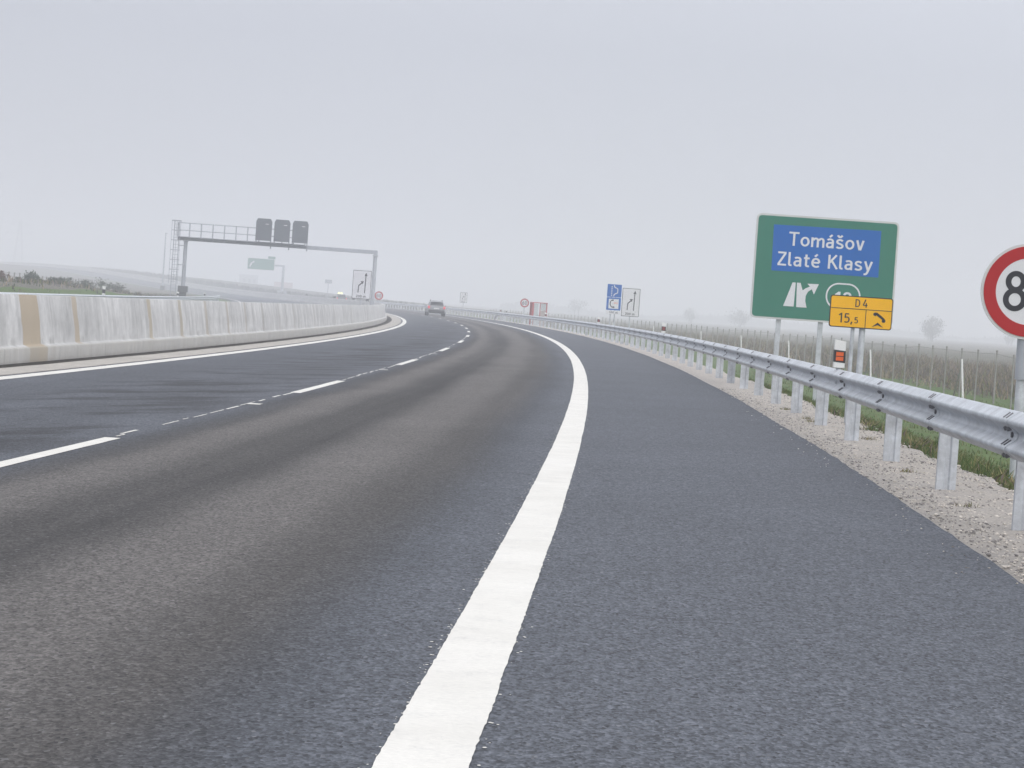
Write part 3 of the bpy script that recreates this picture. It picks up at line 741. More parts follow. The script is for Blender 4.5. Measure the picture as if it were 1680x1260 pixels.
mb = MB(); c = g_(975, 890); mb.ring(rrect(.68, .52, .25, c[0], c[1], 10), rrect(.62, .46, .22, c[0], c[1], 10), -.020, -.0165); mb.build('number_ring', 'sign_white', sg)
mb = MB(); letters(mb, '12', c[0] - .16, c[0] + .17, c[1] - .21, .30, -.019, .14); mb.build('exit_number', 'sign_white', sg)
posts(sg, (-.82, 0.0, .82), top - .15, .045, .07, -.6, square=True)

# yellow kilometre board
YW, YH = .832, .425
base = P(34, 3.66); gz = G(34, 3.66); zb = float(base.z - gz.z)
sy = thing('kilometre_board', 'small yellow board with black rim, numbers and telephone symbol on thin posts', 'road sign', gz, head(34) * .6)
ytop = zb + 1.66
def y_(cx, cy):
    u, v = aff(cx, cy, (838, 866), (612, 32), (-20, 296), YW, YH); return (u - YW / 2, ytop - v)
shapes('panel', 'sign_black', sy, [rrect(YW, YH, .035, 0, ytop - YH / 2)], -.008, .014)
shapes('yellow_face', 'sign_yellow', sy, [rrect(YW - .026, YH - .026, .026, 0, ytop - YH / 2)], -.0115, -.0085)
mb = MB()
zl = y_(840, 986)[1]; xl = y_(1178, 1090)[0]
mb.plate([(-YW / 2 + .014, zl - .004), (YW / 2 - .014, zl - .004), (YW / 2 - .014, zl + .004), (-YW / 2 + .014, zl + .004)], -.015, -.012)
mb.plate([(xl - .004, ytop - YH + .014), (xl + .004, ytop - YH + .014), (xl + .004, zl - .0042), (xl - .004, zl - .0042)], -.015, -.012)
mb.build('divider', 'sign_black', sy)
mb = MB()
letters(mb, 'D', y_(1078, 940)[0], y_(1128, 940)[0], y_(1100, 980)[1], .104, -.014, .12); letters(mb, '4', y_(1150, 940)[0], y_(1200, 940)[0], y_(1175, 983)[1], .104, -.014, .12)
letters(mb, '15,', y_(915, 1080)[0], y_(1054, 1085)[0], y_(980, 1126)[1], .128, -.014, .12); letters(mb, '5', y_(1068, 1100)[0], y_(1106, 1100)[0], y_(1086, 1131)[1], .082, -.014, .13)
mb.build('lettering', 'sign_black', sy)
ph = [(1252, 1040), (1268, 1028), (1292, 1030), (1330, 1058), (1362, 1085), (1374, 1105), (1366, 1121), (1345, 1123), (1335, 1108), (1340, 1095), (1310, 1074), (1285, 1054), (1278, 1062), (1258, 1056)]
shapes('telephone_symbol', 'sign_black', sy, [[y_(*q) for q in ph], [y_(*q) for q in ((1237, 1163), (1297, 1121), (1350, 1168), (1297, 1146))]], -.015, -.012)
posts(sy, (y_(1060, 1170)[0],), ytop - .05, .026, .05, -.5); posts(sy, (y_(1155, 1170)[0],), ytop - .05, .042, .065, -.5)

def round_sign(name, label, s, o, zc, rad, digits, wdig, group=None, postr=.03, foot=None, small=False):
    gz = G(s, o) if foot is None else foot; zb = float(P(s, o).z - gz.z)
    r_ = thing(name, label, 'road sign', gz, head(s) * .6, group); z = zb + zc
    shapes('disc', 'sign_rim', r_, [circ(rad, 56, 0, z)], -.012, .016)
    shapes('white_face', 'sign_white', r_, [circ(rad * .70, 48, 0, z)], -.0155, -.0125)
    mb = MB(); mb.ring(circ(rad * .945, 56, 0, z), circ(rad * .695, 56, 0, z), -.019, -.0125); mb.build('red_ring', 'sign_red', r_)
    mb = MB(); k = rad / .46
    letters(mb, digits, -.245 * k, .245 * k, z - .195 * k, .385 * k, -.018, .135, .10)
    mb.build('number', 'sign_black', r_)
    posts(r_, (0,), z + rad * .6, postr, postr + .018, -.5)
    return r_
sgn80 = round_sign('speed_limit_sign', 'big round red rimmed 80 speed limit sign cut by the right edge of the photo', 24.6, 4.30, 1.67, .46, '80', .2, postr=.048)
mb = MB(); mb.tube((0, .066, 1.02), (0, .066, 1.55), .066, n=16); mb.build('sleeve', 'grey_steel', sgn80, True)
round_sign('speed_limit_sign', 'small hazy 60 speed limit sign behind the guardrail beside the red telephone booth', 222, 3.75, 1.75, .40, '60', .2, 'sixty limit signs', .05)
round_sign('speed_limit_sign', 'small 60 speed limit sign above the concrete barrier beside the white lane merge sign', 222, -9.17, 1.69, .385, '60', .2, 'sixty limit signs', .045, foot=P(222, -8.95, 1.0))

def merge_sign(label, s, o, zlow, W_, H_, foot=None, rim='sign_black'):
    gz = G(s, o) if foot is None else foot; zb = float(P(s, o).z - gz.z)
    r_ = thing('lane_merge_sign', label, 'road sign', gz, head(s) * .6, 'lane merge signs'); z0 = zb + zlow; zc = z0 + H_ / 2
    shapes('panel', rim, r_, [rrect(W_, H_, .04, 0, zc)], -.010, .016)
    shapes('white_face', 'sign_white', r_, [rrect(W_ - .055, H_ - .055, .025, 0, zc)], -.014, -.0105)
    q = lambda x, z: (x * W_, z0 + z * H_)
    ar = [[q(.155, .21), q(.205, .21), q(.225, .81), q(.175, .81)], [q(.12, .81), q(.29, .81), q(.21, .93)],
          [q(-.205, .22), q(-.155, .22), q(-.135, .45), q(.02, .545), q(-.01, .575), q(-.185, .475)], [q(-.075, .62), q(.045, .515), q(.105, .625)]]
    shapes('arrow', 'sign_black', r_, ar, -.018, -.0145)
    words(r_, 'sign_black', '200 m', -.27 * W_, .25 * W_, z0 + .05 * H_, .085 * H_, -.017, .15)
    posts(r_, (0,), z0 + H_ * .8, .038, .06, -.5)
    return r_
mR = merge_sign('white lane merge sign reading 200 m, right of the blue telephone sign', 140, 5.20, 1.18, .98, 1.55)
mL = merge_sign('white lane merge sign reading 200 m standing behind the concrete barrier', 158, -10.1, 1.34, 1.14, 1.76, foot=P(158, -10.1, 0))
mF = merge_sign('faint far lane merge sign in the haze just right of the silver car', 300, 3.9, 1.45, .84, 1.22)

# blue lay-by and telephone signs
gz = G(132, 3.75); zb = float(P(132, 3.75).z - gz.z)
sb = thing('emergency_bay_sign', 'stacked blue signs for an emergency bay and a telephone, left of the white merge sign', 'road sign', gz, head(132) * .6)
z0 = zb + 1.27; W_ = .74
shapes('distance_plate', 'sign_white', sb, [rrect(W_, .18, .03, 0, z0 + .09)], -.010, .014)
words(sb, 'sign_black', '100 m', -.20, .24, z0 + .04, .10, -.012, .15)
shapes('telephone_panel', 'sign_blue', sb, [rrect(W_, .66, .03, 0, z0 + .53)], -.010, .014)
shapes('white_square', 'sign_white', sb, [rrect(.52, .50, .02, 0, z0 + .53)], -.014, -.0105)
pts = [(-.10 + .13 * math.cos(a), z0 + .53 + .20 * math.sin(a)) for a in np.linspace(R(115), R(245), 12)]
pts = [(-.03 + .15 * math.cos(a), z0 + .54 + .19 * math.sin(a)) for a in np.linspace(R(110), R(275), 12)]
shapes('telephone_symbol', 'sign_black', sb, [thick(pts, .045), rrect(.10, .07, .02, -.06, z0 + .715), rrect(.11, .07, .02, .0, z0 + .36)], -.018, -.0145)
mb = MB(); text(mb, 'SOS', .01, .21, z0 + .53, .085, -.018); mb.build('sos_lettering', 'retro_orange', sb)
shapes('bay_panel', 'sign_blue', sb, [rrect(W_, .66, .03, 0, z0 + 1.21)], -.010, .014)
zc = z0 + 1.21
bay = [thick([(-.02, zc - .29), (.0, zc - .19), (.17, zc - .10), (.17, zc + .10), (.0, zc + .19), (-.02, zc + .29)], .05)]
bay += [[(-.16, zc + k), (-.11, zc + k), (-.11, zc + k + .06), (-.16, zc + k + .06)] for k in (-.28, -.19, -.10, -.01, .08, .17)]
shapes('bay_symbol', 'sign_white', sb, bay, -.014, -.0105)
posts(sb, (-.13, .09), z0 + 1.5, .035, .05, -.5)

# hazy small signs far off
gz = G(502, 4.6); fs = thing('grey_board', 'small grey board on a thin post far off in the haze above the concrete barrier', 'road sign', gz, head(502) * .6)
zb = float(P(502, 4.6).z - gz.z); shapes('panel', 'grey_steel', fs, [rrect(1.35, .72, .05, 0, zb + 3.75)], -.02, .03)
shapes('panel_face', 'grey_steel', fs, [rrect(1.25, .62, .05, 0, zb + 3.75)], -.03, -.021)
posts(fs, (0,), zb + 3.9, .06, .09, -.5, 'grey_steel')
gz = G(600, 8.2); zb = float(P(600, 8.2).z - gz.z)
cs = thing('cantilever_sign', 'faint green overhead sign on an arm from a tall post deep in the haze', 'overhead sign', gz, head(600) * .5)
mb = MB(); mb.tube((0, 0, -1), (0, 0, zb + 6.75), .36, .28, 12); mb.build('post', 'grey_steel', cs, True)
mb = MB(); mb.box((-3.9, 0, zb + 6.55), (7.8, .4, .4)); mb.build('arm', 'grey_steel', cs)
shapes('panel', 'sign_rim', cs, [rrect(6.3, 2.65, .2, -5.3, zb + 6.65)], -.36, -.28)
shapes('green_face', 'sign_green', cs, [rrect(6.1, 2.45, .15, -5.3, zb + 6.65)], -.40, -.361)
shapes('exit_tab', 'sign_green', cs, [rrect(1.7, .6, .1, -2.9, zb + 8.29)], -.36, -.28)
shapes('arrow', 'sign_white', cs, [thick([(-7.9, zb + 5.9), (-7.5, zb + 6.8), (-6.9, zb + 7.2)], .35)], -.44, -.401)
mb = MB(); mb.box((0, 0, zb + .4), (2.2, 1.4, .9), bev=.05); mb.build('foundation', 'pale_steel', cs)

# ------------------------------------------------------------------ overhead gantry
SG = 229.0
gL = G(SG, -26.25); beamz = float(P(SG, -18).z + 5.35)
gt = thing('sign_gantry', 'grey steel gantry with walkway, ladder and three dark message panels over the opposite carriageway', 'gantry', P(SG, -26.25), head(SG))
gb = float(gL.z - gt.location.z)              # ground at the left post, local
z1 = float(P(SG, -26.25, 5.68).z - gt.location.z)  # underside of the beam
W_ = 26.25 - 9.36
drop = 0.0
mb = MB(); mb.box((0, 0, 1.32), (.86, .9, .56), bev=.03); mb.box((0, 0, .5), (.62, .62, 1.2)); mb.build('foundation', 'foundation', gt)
mb = MB(); mb.tube((0, 0, 1.6), (0, 0, z1 - .06), .185, .165, 14); mb.box((0, 0, z1 - .10), (.5, .5, .05)); mb.build('column', 'grey_steel', gt, True)
mb = MB(); mb.tube((W_, 0, -.35), (W_, 0, z1 - .25), .185, .175, 14); mb.box((W_, 0, z1 - .22), (.50, .50, .12)); mb.box((W_, 0, -.2), (.6, .6, .5)); mb.build('column', 'pale_steel', gt, True)
mb = MB()
xb = [-.75, 0, 10.2, W_ + .15]
mb.box((4.9, 0, z1 + .14), (11.3, .40, .36), bev=.03); mb.box(((10.55 + W_ + .18) / 2, 0, z1 + .10), (W_ + .18 - 10.55, .36, .34), bev=.03)
mb.box((W_, 0, z1 - .10), (.34, .34, .11)); mb.build('beam', 'grey_steel', gt)
mb = MB(); mb.box((4.9, -.62, z1 + .27), (11.3, .80, .06))
for k in range(12): mb.box((-.6 + k * 1.0, -.45, z1 + .10), (.06, .5, .22))
mb.build('walkway', 'grey_steel', gt)
for side in (-1.0, -.24):
    mb = MB()
    for k in range(12): mb.box((-.72 + k * 1.025, side, z1 + .92), (.075, .06, 1.24))
    for z in (.85, 1.50): mb.box((4.9, side - .045, z1 + z), (11.3, .03, .055))
    mb.build('handrail', 'grey_steel', gt)
mb = MB()
for x in (-1.32, -.88): mb.tube((x, -.3, gb + .2), (x, -.3, z1 + 1.62), .035, n=8)
for x in (-1.52, -1.1, -.75): mb.tube((x, -.85, gb + 1.6), (x, -.85, z1 + 1.62), .02, n=6)
z = gb + .3
while z < z1 + 1.6: mb.box((-1.10, -.3, z), (.42, .03, .03)); z += .30
z = gb + 2.0
while z < z1 + 1.7:
    mb.box((-1.13, -.87, z), (.80, .03, .06)); mb.box((-1.52, -.58, z), (.03, .56, .06)); mb.box((-.74, -.58, z), (.03, .56, .06)); z += .87
for z in (z1 - .5, (z1 + gb) / 2 + .55): mb.box((-.50, -.2, z), (.80, .07, .07))
mb.box((-1.13, -.5, z1 + 1.64), (.85, .6, .04)); mb.v = [(x + .26, y, z) for x, y, z in mb.v]; mb.build('ladder', 'grey_steel', gt)
for k, x in enumerate((6.86, 8.47, 10.08)):
    mb = MB(); zt = z1 + 2.36; zl = z1 + .42; hw = .70
    mb.plate([(x - hw, zl), (x + hw, zl), (x + hw, zt - .25), (x + hw - .14, zt), (x - hw + .14, zt), (x - hw, zt - .25)], -1.62, -1.10)
    v = mb.build('message_panel', 'dark_grey_paint', gt)
    m2 = MB(); m2.plate(rrect(.30, .055, .02, x + .27, zt - .48), -1.628, -1.621); m2.build('maker_plate', 'plastic_white', v)
    m2 = MB(); m2.box((x - hw + .05, -.72, z1 + .30), (.08, 1.3, .24)); m2.box((x + hw - .05, -.72, z1 + .30), (.08, 1.3, .24)); m2.box((x + .66, -.2, z1 - .14), (.1, .12, .22)); m2.build('bracket', 'grey_steel', v)

# ------------------------------------------------------------------ red telephone booth
gz = G(222, 5.1); zb = float(P(222, 5.1).z - gz.z)
tb = thing('telephone_booth', 'red framed emergency telephone booth with glass sides behind the guardrail', 'telephone booth', gz, head(222) + .12)
H_, W_, D_ = zb + 1.80, 1.22, .9
mb = MB()
for x in (-W_ / 2, W_ / 2):
    for y in (0, D_): mb.box((x, y, H_ / 2 - .1), (.17 if x < 0 else .10, .10, H_ + .2))
mb.box((.03, 0, H_ / 2), (.06, .07, H_)); mb.build('frame', 'booth_red', tb)
mb = MB(); mb.box((0, D_ / 2, H_ + .03), (W_ + .16, D_ + .16, .07), bev=.02); mb.build('roof', 'booth_red', tb)
mb = MB(); mb.box((-W_ / 4 - .02, .01, H_ / 2), (W_ / 2 - .20, .012, H_ - .1)); mb.build('glass_pane', 'booth_glass', tb)
mb = MB(); mb.box((W_ / 4 + .01, .01, H_ * .36), (W_ / 2 - .10, .02, H_ * .72)); mb.build('lower_panel', 'booth_grey', tb)
mb = MB(); mb.box((W_ / 4 + .01, .01, H_ * .86), (W_ / 2 - .10, .012, H_ * .26)); mb.build('glass_pane', 'booth_glass', tb)

# ------------------------------------------------------------------ delineators
def delineator(label, s, o, z0, h, wd, mat_, group, cap=True):
    r_ = thing('delineator_post', label, 'delineator', P(s, o, z0), head(s) * .5, group)
    sl = .02
    mb = MB(); mb.plate([(-wd / 2, 0), (wd / 2, 0), (wd / 2, h - sl), (-wd / 2, h)], -.01, .08); mb.build('body', 'plastic_white', r_)
    mb = MB(); mb.plate([(-wd / 2 - .003, h * .20), (wd / 2 + .003, h * .17), (wd / 2 + .003, h * .60), (-wd / 2 - .003, h * .63)], -.014, .084); mb.build('black_band', 'plastic_black', r_)
    for a, b_ in ((.25, .385), (.415, .55)):
        mb = MB(); mb.plate([(-wd * .34, h * a), (wd * .34, h * a), (wd * .34, h * b_), (-wd * .34, h * b_)], -.0175, -.0145); mb.build('reflector', mat_, r_)
    mb = MB(); mb.box((0, .035, -.09), (.05, .03, .20)); mb.build('bracket', 'galvanised', r_)
    return r_
mat('retro_red', (.25, .03, .03), .4, var=.1, scale=40)
gD = 'delineators on the right guardrail'
delineator('nearest white delineator with two orange reflectors on the guardrail under the yellow board', 29.4, 2.985, .77, .325, .125, 'retro_orange', gD)
delineator('white delineator with dark red reflectors on the guardrail right of the merge sign', 81.5, 2.985, .76, .33, .125, 'retro_red', gD)
delineator('smallest white delineator with dark reflector on the guardrail left of the blue signs', 131, 2.985, .76, .33, .125, 'retro_red', gD)
delineator('hazy white delineator at the right foot of the red telephone booth', 186, 2.985, .76, .33, .125, 'retro_red', gD)
delineator('tiny hazy white delineator on the guardrail end left of the 60 sign', 243, 3.2, .76, .33, .125, 'retro_red', gD)
delineator('tiny dark topped delineator between the guardrail end and the 60 sign', 233, 2.985, .76, .26, .12, 'plastic_black', gD)
gL_ = 'delineators on the opposite guardrail'
delineator('white delineator with dark band above the barrier at far left, between two stain runs', 147.5, -24.6, .76, .52, .17, 'plastic_black', gL_)
delineator('small white delineator above the barrier below the gantry foot', 197, -24.6, .76, .36, .16, 'plastic_black', gL_)
delineator('small white delineator above the barrier by the end of the opposite guardrail', 236, -24.6, .76, .34, .14, 'plastic_black', gL_)
for s, lb in ((262, 'last'), (300, 'third'), (345, 'second'), (405, 'first')):
    r_ = thing('barrier_reflector', {'last': 'tiny dark reflector stud on top of the far barrier, rightmost of four', 'third': 'tiny dark reflector stud on the far barrier, third of four from the left', 'second': 'tiny dark reflector stud on the far barrier, second of four from the left', 'first': 'tiny dark reflector stud on the far barrier, leftmost of four'}[lb], 'reflector', P(s, -9.0, 1.045), head(s), 'reflector studs on the far barrier')
    mb = MB(); mb.box((0, 0, .15), (.30, .12, .26), bev=.03); mb.build('head', 'plastic_black', r_)
    mb = MB(); mb.box((0, 0, .01), (.10, .08, .04)); mb.build('stem', 'plastic_white', r_)

# ------------------------------------------------------------------ vehicles
def loft(mb, rings, mi=0, cap=True):
    n = len(rings[0]); b = len(mb.v); mb.v += [tuple(q) for r_ in rings for q in r_]
    for i in range(len(rings) - 1):
        for j in range(n): mb.f.append((b + i * n + j, b + i * n + (j + 1) % n, b + (i + 1) * n + (j + 1) % n, b + (i + 1) * n + j)); mb.m.append(mi)
    if cap:
        mb.f += [tuple(b + q for q in range(n))[::-1], tuple(b + (len(rings) - 1) * n + q for q in range(n))]; mb.m += [mi, mi]
def sect(y, hw, z0, z1, r_, n=4, tum=0.0):
    pts = []
    for sx_, sz, a0 in ((1, 1, 0), (-1, 1, 90), (-1, -1, 180), (1, -1, 270)):
        for k in range(n + 1):
            a = R(a0 + 90 * k / n); x = sx_ * (hw - r_) + r_ * math.cos(a); z = (z1 + z0) / 2 + sz * ((z1 - z0) / 2 - r_) + r_ * math.sin(a)
            pts.append((x * (1 - tum * (z - z0) / (z1 - z0)), y, z))
    return pts
def wagon(name, label, loc, rz, paint, lit=None):
    c = thing(name, label, 'car', loc, rz)
    mb = MB()
    st = [(0.0, .80, .46, .88, .10), (.06, .87, .36, .93, .14), (.30, .905, .30, .96, .16), (1.2, .92, .27, .97, .16), (2.6, .92, .27, .96, .16), (3.4, .90, .28, .93, .16), (4.1, .86, .30, .86, .18), (4.45, .76, .36, .74, .16)]
    loft(mb, [sect(*q) for q in st]); mb.build('body', paint, c, True)
    mb = MB()
    rf = [(.10, .70, .93, 1.05, .04, .05), (.32, .70, .94, 1.40, .07, .16), (.55, .71, .95, 1.50, .08, .18), (1.5, .73, .95, 1.54, .08, .18), (2.3, .73, .95, 1.49, .08, .18), (2.75, .72, .94, 1.25, .07, .12), (3.15, .70, .93, 1.0, .03, .03)]
    loft(mb, [sect(y, h, a, b_, r_, 4, t) for y, h, a, b_, r_, t in rf]); mb.build('cabin', paint, c, True)
    mb = MB(); mb.add([(-.64, .075, 1.05), (.64, .075, 1.05), (.575, .275, 1.385), (-.575, .275, 1.385)], [(0, 1, 2, 3)])
    mb.add([(-.64, .095, 1.05), (.64, .095, 1.05), (.575, .295, 1.385), (-.575, .295, 1.385)], [(0, 3, 2, 1)]); mb.build('rear_window', 'car_glass', c)
    for sx_ in (-1, 1):
        mb = MB(); mb.add([(sx_ * q[0], q[1], q[2]) for q in ((.742, .55, 1.02), (.738, 2.75, 1.02), (.655, 2.30, 1.40), (.645, .75, 1.40))], [(0, 1, 2, 3) if sx_ > 0 else (3, 2, 1, 0)]); mb.build('side_window', 'car_glass', c)
        mb = MB(); mb.box((sx_ * .76, .03, .86), (.20, .16, .26), bev=.04); mb.build('tail_lamp', 'lamp_red', c, True)
        mb = MB(); mb.box((sx_ * 1.0, 2.55, 1.02), (.20, .12, .14), bev=.03); mb.box((sx_ * .90, 2.55, .97), (.10, .05, .05)); mb.build('mirror', paint, c, True)
        mb = MB(); mb.tube((sx_ * .58, .55, 1.555), (sx_ * .58, 2.2, 1.56), .025, n=6)
        for y in (.58, 1.4, 2.15): mb.box((sx_ * .58, y, 1.52), (.04, .08, .06))
        mb.build('roof_rail', 'car_black', c)
        for y in (.86, 3.55):
            wh = MB(); wh.tube((sx_ * .70, y, .33), (sx_ * .93, y, .33), .33, n=24); t_ = wh.build('wheel', 'rubber', c, True)
            m2 = MB(); m2.tube((sx_ * .925, y, .33), (sx_ * .937, y, .33), .21, n=18); m2.build('rim', 'alloy', t_)
    mb = MB(); mb.box((0, .02, .47), (1.56, .22, .30), bev=.05); mb.build('rear_bumper', 'car_black', c, True)
    mb = MB(); mb.box((0, -.015, .76), (.52, .012, .11)); mb.build('number_plate', 'plastic_white', c)
    mb = MB(); mb.box((0, .10, 1.50), (1.0, .30, .035), bev=.01); mb.build('roof_spoiler', paint, c)
    if lit:
        for x in lit:
            mb = MB(); mb.tube((x, 1.2, 1.62), (x, 1.2, 1.86), .16, .13, 10); mb.build('warning_lamp', 'lamp_yellow', c)
    return c
wagon('car', 'silver grey estate car seen from behind with glowing red tail lamps', P(250, -2.55, .005), head(250), 'car_silver')
wagon('car', 'dark hazy car with a yellow warning lamp showing above the far barrier', P(428, -1.2, .005), head(428), 'dark_car_paint', (0.0, -.45))

# ------------------------------------------------------------------ right-hand fence
FO = 13.0
fn = thing('wire_fence', 'long grey wire mesh fence on slim posts crossing the grass behind the road signs', 'fence', G(75, FO)); fo = fn.location.copy()
FS = [66 + 3.0 * k + random.uniform(-.12, .12) for k in range(96)]
for k, s in enumerate(FS):
    c = G(s, FO + random.uniform(-.03, .03)); lean = Vector((random.uniform(-.02, .02), random.uniform(-.02, .02), 0))
    mb = MB(); mb.tube(c - Vector((0, 0, .2)), c + Vector((0, 0, 1.60)) + lean, .026, n=8)
    mb.tube(c + Vector((0, 0, 1.60)) + lean, c + Vector((0, 0, 1.65)) + lean, .036, .032, 8)
    mb.build('post', 'fence_grey', fn, False, fo)
for k in (6, 13, 22, 29, 36, 46, 56):
    s = FS[k]; c = G(s, FO)
    mb = MB(); mb.tube(c + Vector((-.03, -.05, 1.28)), G(s - .75, FO - .02) - Vector((0, 0, .1)), .034, n=8); mb.build('brace', 'fence_white', fn, False, fo)
    mb = MB(); mb.tube(c + Vector((.03, .05, 1.28)), G(s + 1.5, FO) - Vector((0, 0, .1)), .032, n=8); mb.build('brace', 'fence_grey', fn, False, fo)
mb = MB()
for h in (.15, .35, .55, .78, 1.02, 1.28, 1.54):
    for a, b_ in zip(FS[:-1], FS[1:]):
        if a > 215: break
        mb.tube(G(a, FO) + Vector((0, 0, h)), G(b_, FO) + Vector((0, 0, h)), .0032 if h < 1.5 else .006, n=4)
q = 66.0
while q < 130:
    mb.tube(G(q, FO) + Vector((0, 0, .12)), G(q, FO) + Vector((0, 0, 1.54)), .0022, n=3); q += .3
mb.build('wire_mesh', 'wire', fn, False, fo)
# left-hand fence beyond the opposite carriageway
fl = thing('wire_fence', 'short run of dark fence posts in the haze above the barrier at far left', 'fence', G(200, -38)); fo2 = fl.location.copy()
FL = [172 + 3.2 * k for k in range(34)]
for s in FL:
    c = G(s, -38); mb = MB(); mb.tube(c - Vector((0, 0, .2)), c + Vector((0, 0, 1.55)), .055, n=8); mb.tube(c + Vector((0, 0, 1.55)), c + Vector((0, 0, 1.6)), .07, n=8)
    mb.build('post', 'fence_grey', fl, False, fo2)
mb = MB()
for h in (.3, .8, 1.3, 1.52):
    for a, b_ in zip(FL[:-1], FL[1:]): mb.tube(G(a, -38) + Vector((0, 0, h)), G(b_, -38) + Vector((0, 0, h)), .008, n=4)
mb.build('wire_mesh', 'wire', fl, False, fo2)

# ------------------------------------------------------------------ grass and weeds
def blades(name, n, srange, orange, hgt, wid, mats, probs, lean=.45, pw=1.6, clump=0.0, zoff=-.02, omax=None):
    s = srange[0] + (srange[1] - srange[0]) * rng.random(n) ** pw; o = orange[0] + (orange[1] - orange[0]) * rng.random(n)
    if clump:
        cn = max(8, n // 60); cs = srange[0] + (srange[1] - srange[0]) * rng.random(cn) ** pw; co_ = orange[0] + (orange[1] - orange[0]) * rng.random(cn)
        k = rng.integers(0, cn, n); s = cs[k] + clump * rng.standard_normal(n); o = co_[k] + clump * rng.standard_normal(n)
    if omax == 'gravel': o = np.maximum(o, np.interp(s, s_v, ge) - .04 + .05 * rng.standard_normal(n))
    x, y, z, t = path(s); bse = np.stack([x + o * np.cos(t), y - o * np.sin(t), terr(s, o) + zoff], 1)
    h = hgt[0] + (hgt[1] - hgt[0]) * rng.random(n) ** 1.5
    a = rng.random(n) * 2 * np.pi; wv = np.stack([np.cos(a), np.sin(a), 0 * a], 1) * (wid * (.6 + .8 * rng.random(n)))[:, None]
    la = rng.random(n) * 2 * np.pi; ll = lean * h * rng.random(n)
    mid = bse + np.stack([np.cos(la) * ll * .35, np.sin(la) * ll * .35, h * .6], 1); tip = bse + np.stack([np.cos(la) * ll, np.sin(la) * ll, h], 1)
    V = np.stack([bse - wv, bse + wv, mid + wv * .8, mid - wv * .8, tip], 1).reshape(-1, 3)
    i = np.arange(n)[:, None] * 5
    Tt = np.concatenate([i + np.array([[0, 1, 2]]), i + np.array([[0, 2, 3]]), i + np.array([[3, 2, 4]])], 0)
    mi = rng.choice(len(mats), n, p=probs); Mi = np.concatenate([mi, mi, mi])
    return tag(tri_mesh(name, V, Tt, mats, Mi), kind='stuff')
blades('grass', 46000, (14, 60), (3.70, 6.6), (.04, .15), .0045, ['grass_green', 'grass_olive', 'grass_straw'], [.58, .30, .12], lean=1.0, omax='gravel')
blades('grass', 26000, (22, 115), (5.5, 13.2), (.04, .13), .009, ['grass_green', 'grass_olive', 'grass_straw'], [.62, .30, .08])
blades('verge_weeds', 3800, (13, 40), (3.66, 4.9), (.05, .20), .011, ['grass_green', 'grass_olive', 'grass_straw', 'weed_brown'], [.36, .28, .22, .14], lean=1.3, clump=.12, omax='gravel')
blades('verge_weeds', 420, (14, 42), (2.7, 3.65), (.015, .05), .003, ['grass_olive', 'grass_straw', 'weed_brown'], [.5, .35, .15], lean=1.2, clump=.05, zoff=.07)
blades('dry_weeds', 34000, (58, 330), (14.6, 26), (.25, .80), .016, ['weed_brown', 'weed_tan', 'weed_grey', 'grass_olive'], [.36, .26, .24, .14], lean=1.3, pw=1.9, clump=.75)
blades('dry_weeds', 26000, (58, 330), (14.2, 28), (.15, .55), .022, ['weed_brown', 'weed_tan', 'weed_grey', 'grass_olive'], [.34, .28, .22, .16], lean=1.2, pw=1.9)
blades('bank_weeds', 9000, (120, 330), (-37, -27), (.08, .40), .03, ['leaf_dark', 'weed_grey', 'grass_olive', 'weed_tan'], [.3, .3, .15, .25], lean=.6, pw=1.0, clump=.8)

# ------------------------------------------------------------------ trees and shrubs
def plant(name, label, cat, loc, h, cw, leaf, nleaf, trunk_h, group=None, card=.16, dens=1.0):
    r_ = thing(name, label, cat, loc, random.uniform(0, 6.28), group)
    mb = MB(); tips = []
    def limb(a, d, l, rad, depth):
        b_ = a + d * l; mb.tube(a, b_, rad, rad * .62, 6); tips.append((b_, l))
        if depth == 0: return
        for _ in range(3 if depth > 1 else 2):
            nd = (d + Vector((random.uniform(-1, 1), random.uniform(-1, 1), random.uniform(-.25, .8))) * .75).normalized()
            limb(a + d * l * random.uniform(.55, 1), nd, l * random.uniform(.55, .8), rad * .58, depth - 1)
    nst = 1 if trunk_h > .3 * h else 4
    for _ in range(nst):
        d = Vector((random.uniform(-.1, .1), random.uniform(-.1, .1), 1)).normalized() if nst == 1 else Vector((random.uniform(-.6, .6) * cw / h, random.uniform(-.6, .6) * cw / h, 1)).normalized()
        limb(Vector((0, 0, -.15)) if nst == 1 else Vector((random.uniform(-.2, .2) * cw, random.uniform(-.2, .2) * cw, -.1)), d, h * .34, h * .026, 3)
    mb.build('trunk', 'bark', r_, True)
    # leaf clumps round the limb tips, kept to the crown's envelope
    K = max(10, int(nleaf / 28)); cen = []
    for _ in range(K):
        while True:
            p_ = Vector((random.uniform(-1, 1), random.uniform(-1, 1), random.uniform(-1, 1)))
            if .25 < p_.length < 1: break
        cen.append((Vector((p_.x * cw / 2 * .9, p_.y * cw / 2 * .9, trunk_h + (h - trunk_h) * (.5 + .46 * p_.z))), random.uniform(.07, .15) * min(cw, h)))
    c = np.array([q[0] for q in cen]); rr = np.array([q[1] for q in cen]); k = rng.integers(0, K, nleaf)
    pos = c[k] + rr[k][:, None] * rng.standard_normal((nleaf, 3)) * np.array([1, 1, .8]); pos[:, 2] = np.maximum(pos[:, 2], .03)
    u = rng.standard_normal((nleaf, 3)); v = rng.standard_normal((nleaf, 3)); u /= np.linalg.norm(u, axis=1)[:, None]; v /= np.linalg.norm(v, axis=1)[:, None]
    sz = card * (.5 + rng.random(nleaf))[:, None]
    V = np.stack([pos - u * sz * .5, pos + u * sz * .5, pos + v * sz], 1).reshape(-1, 3); Tt = np.arange(3 * nleaf).reshape(-1, 3)
    tri_mesh('crown', V, Tt, [leaf], None, r_)
    return r_
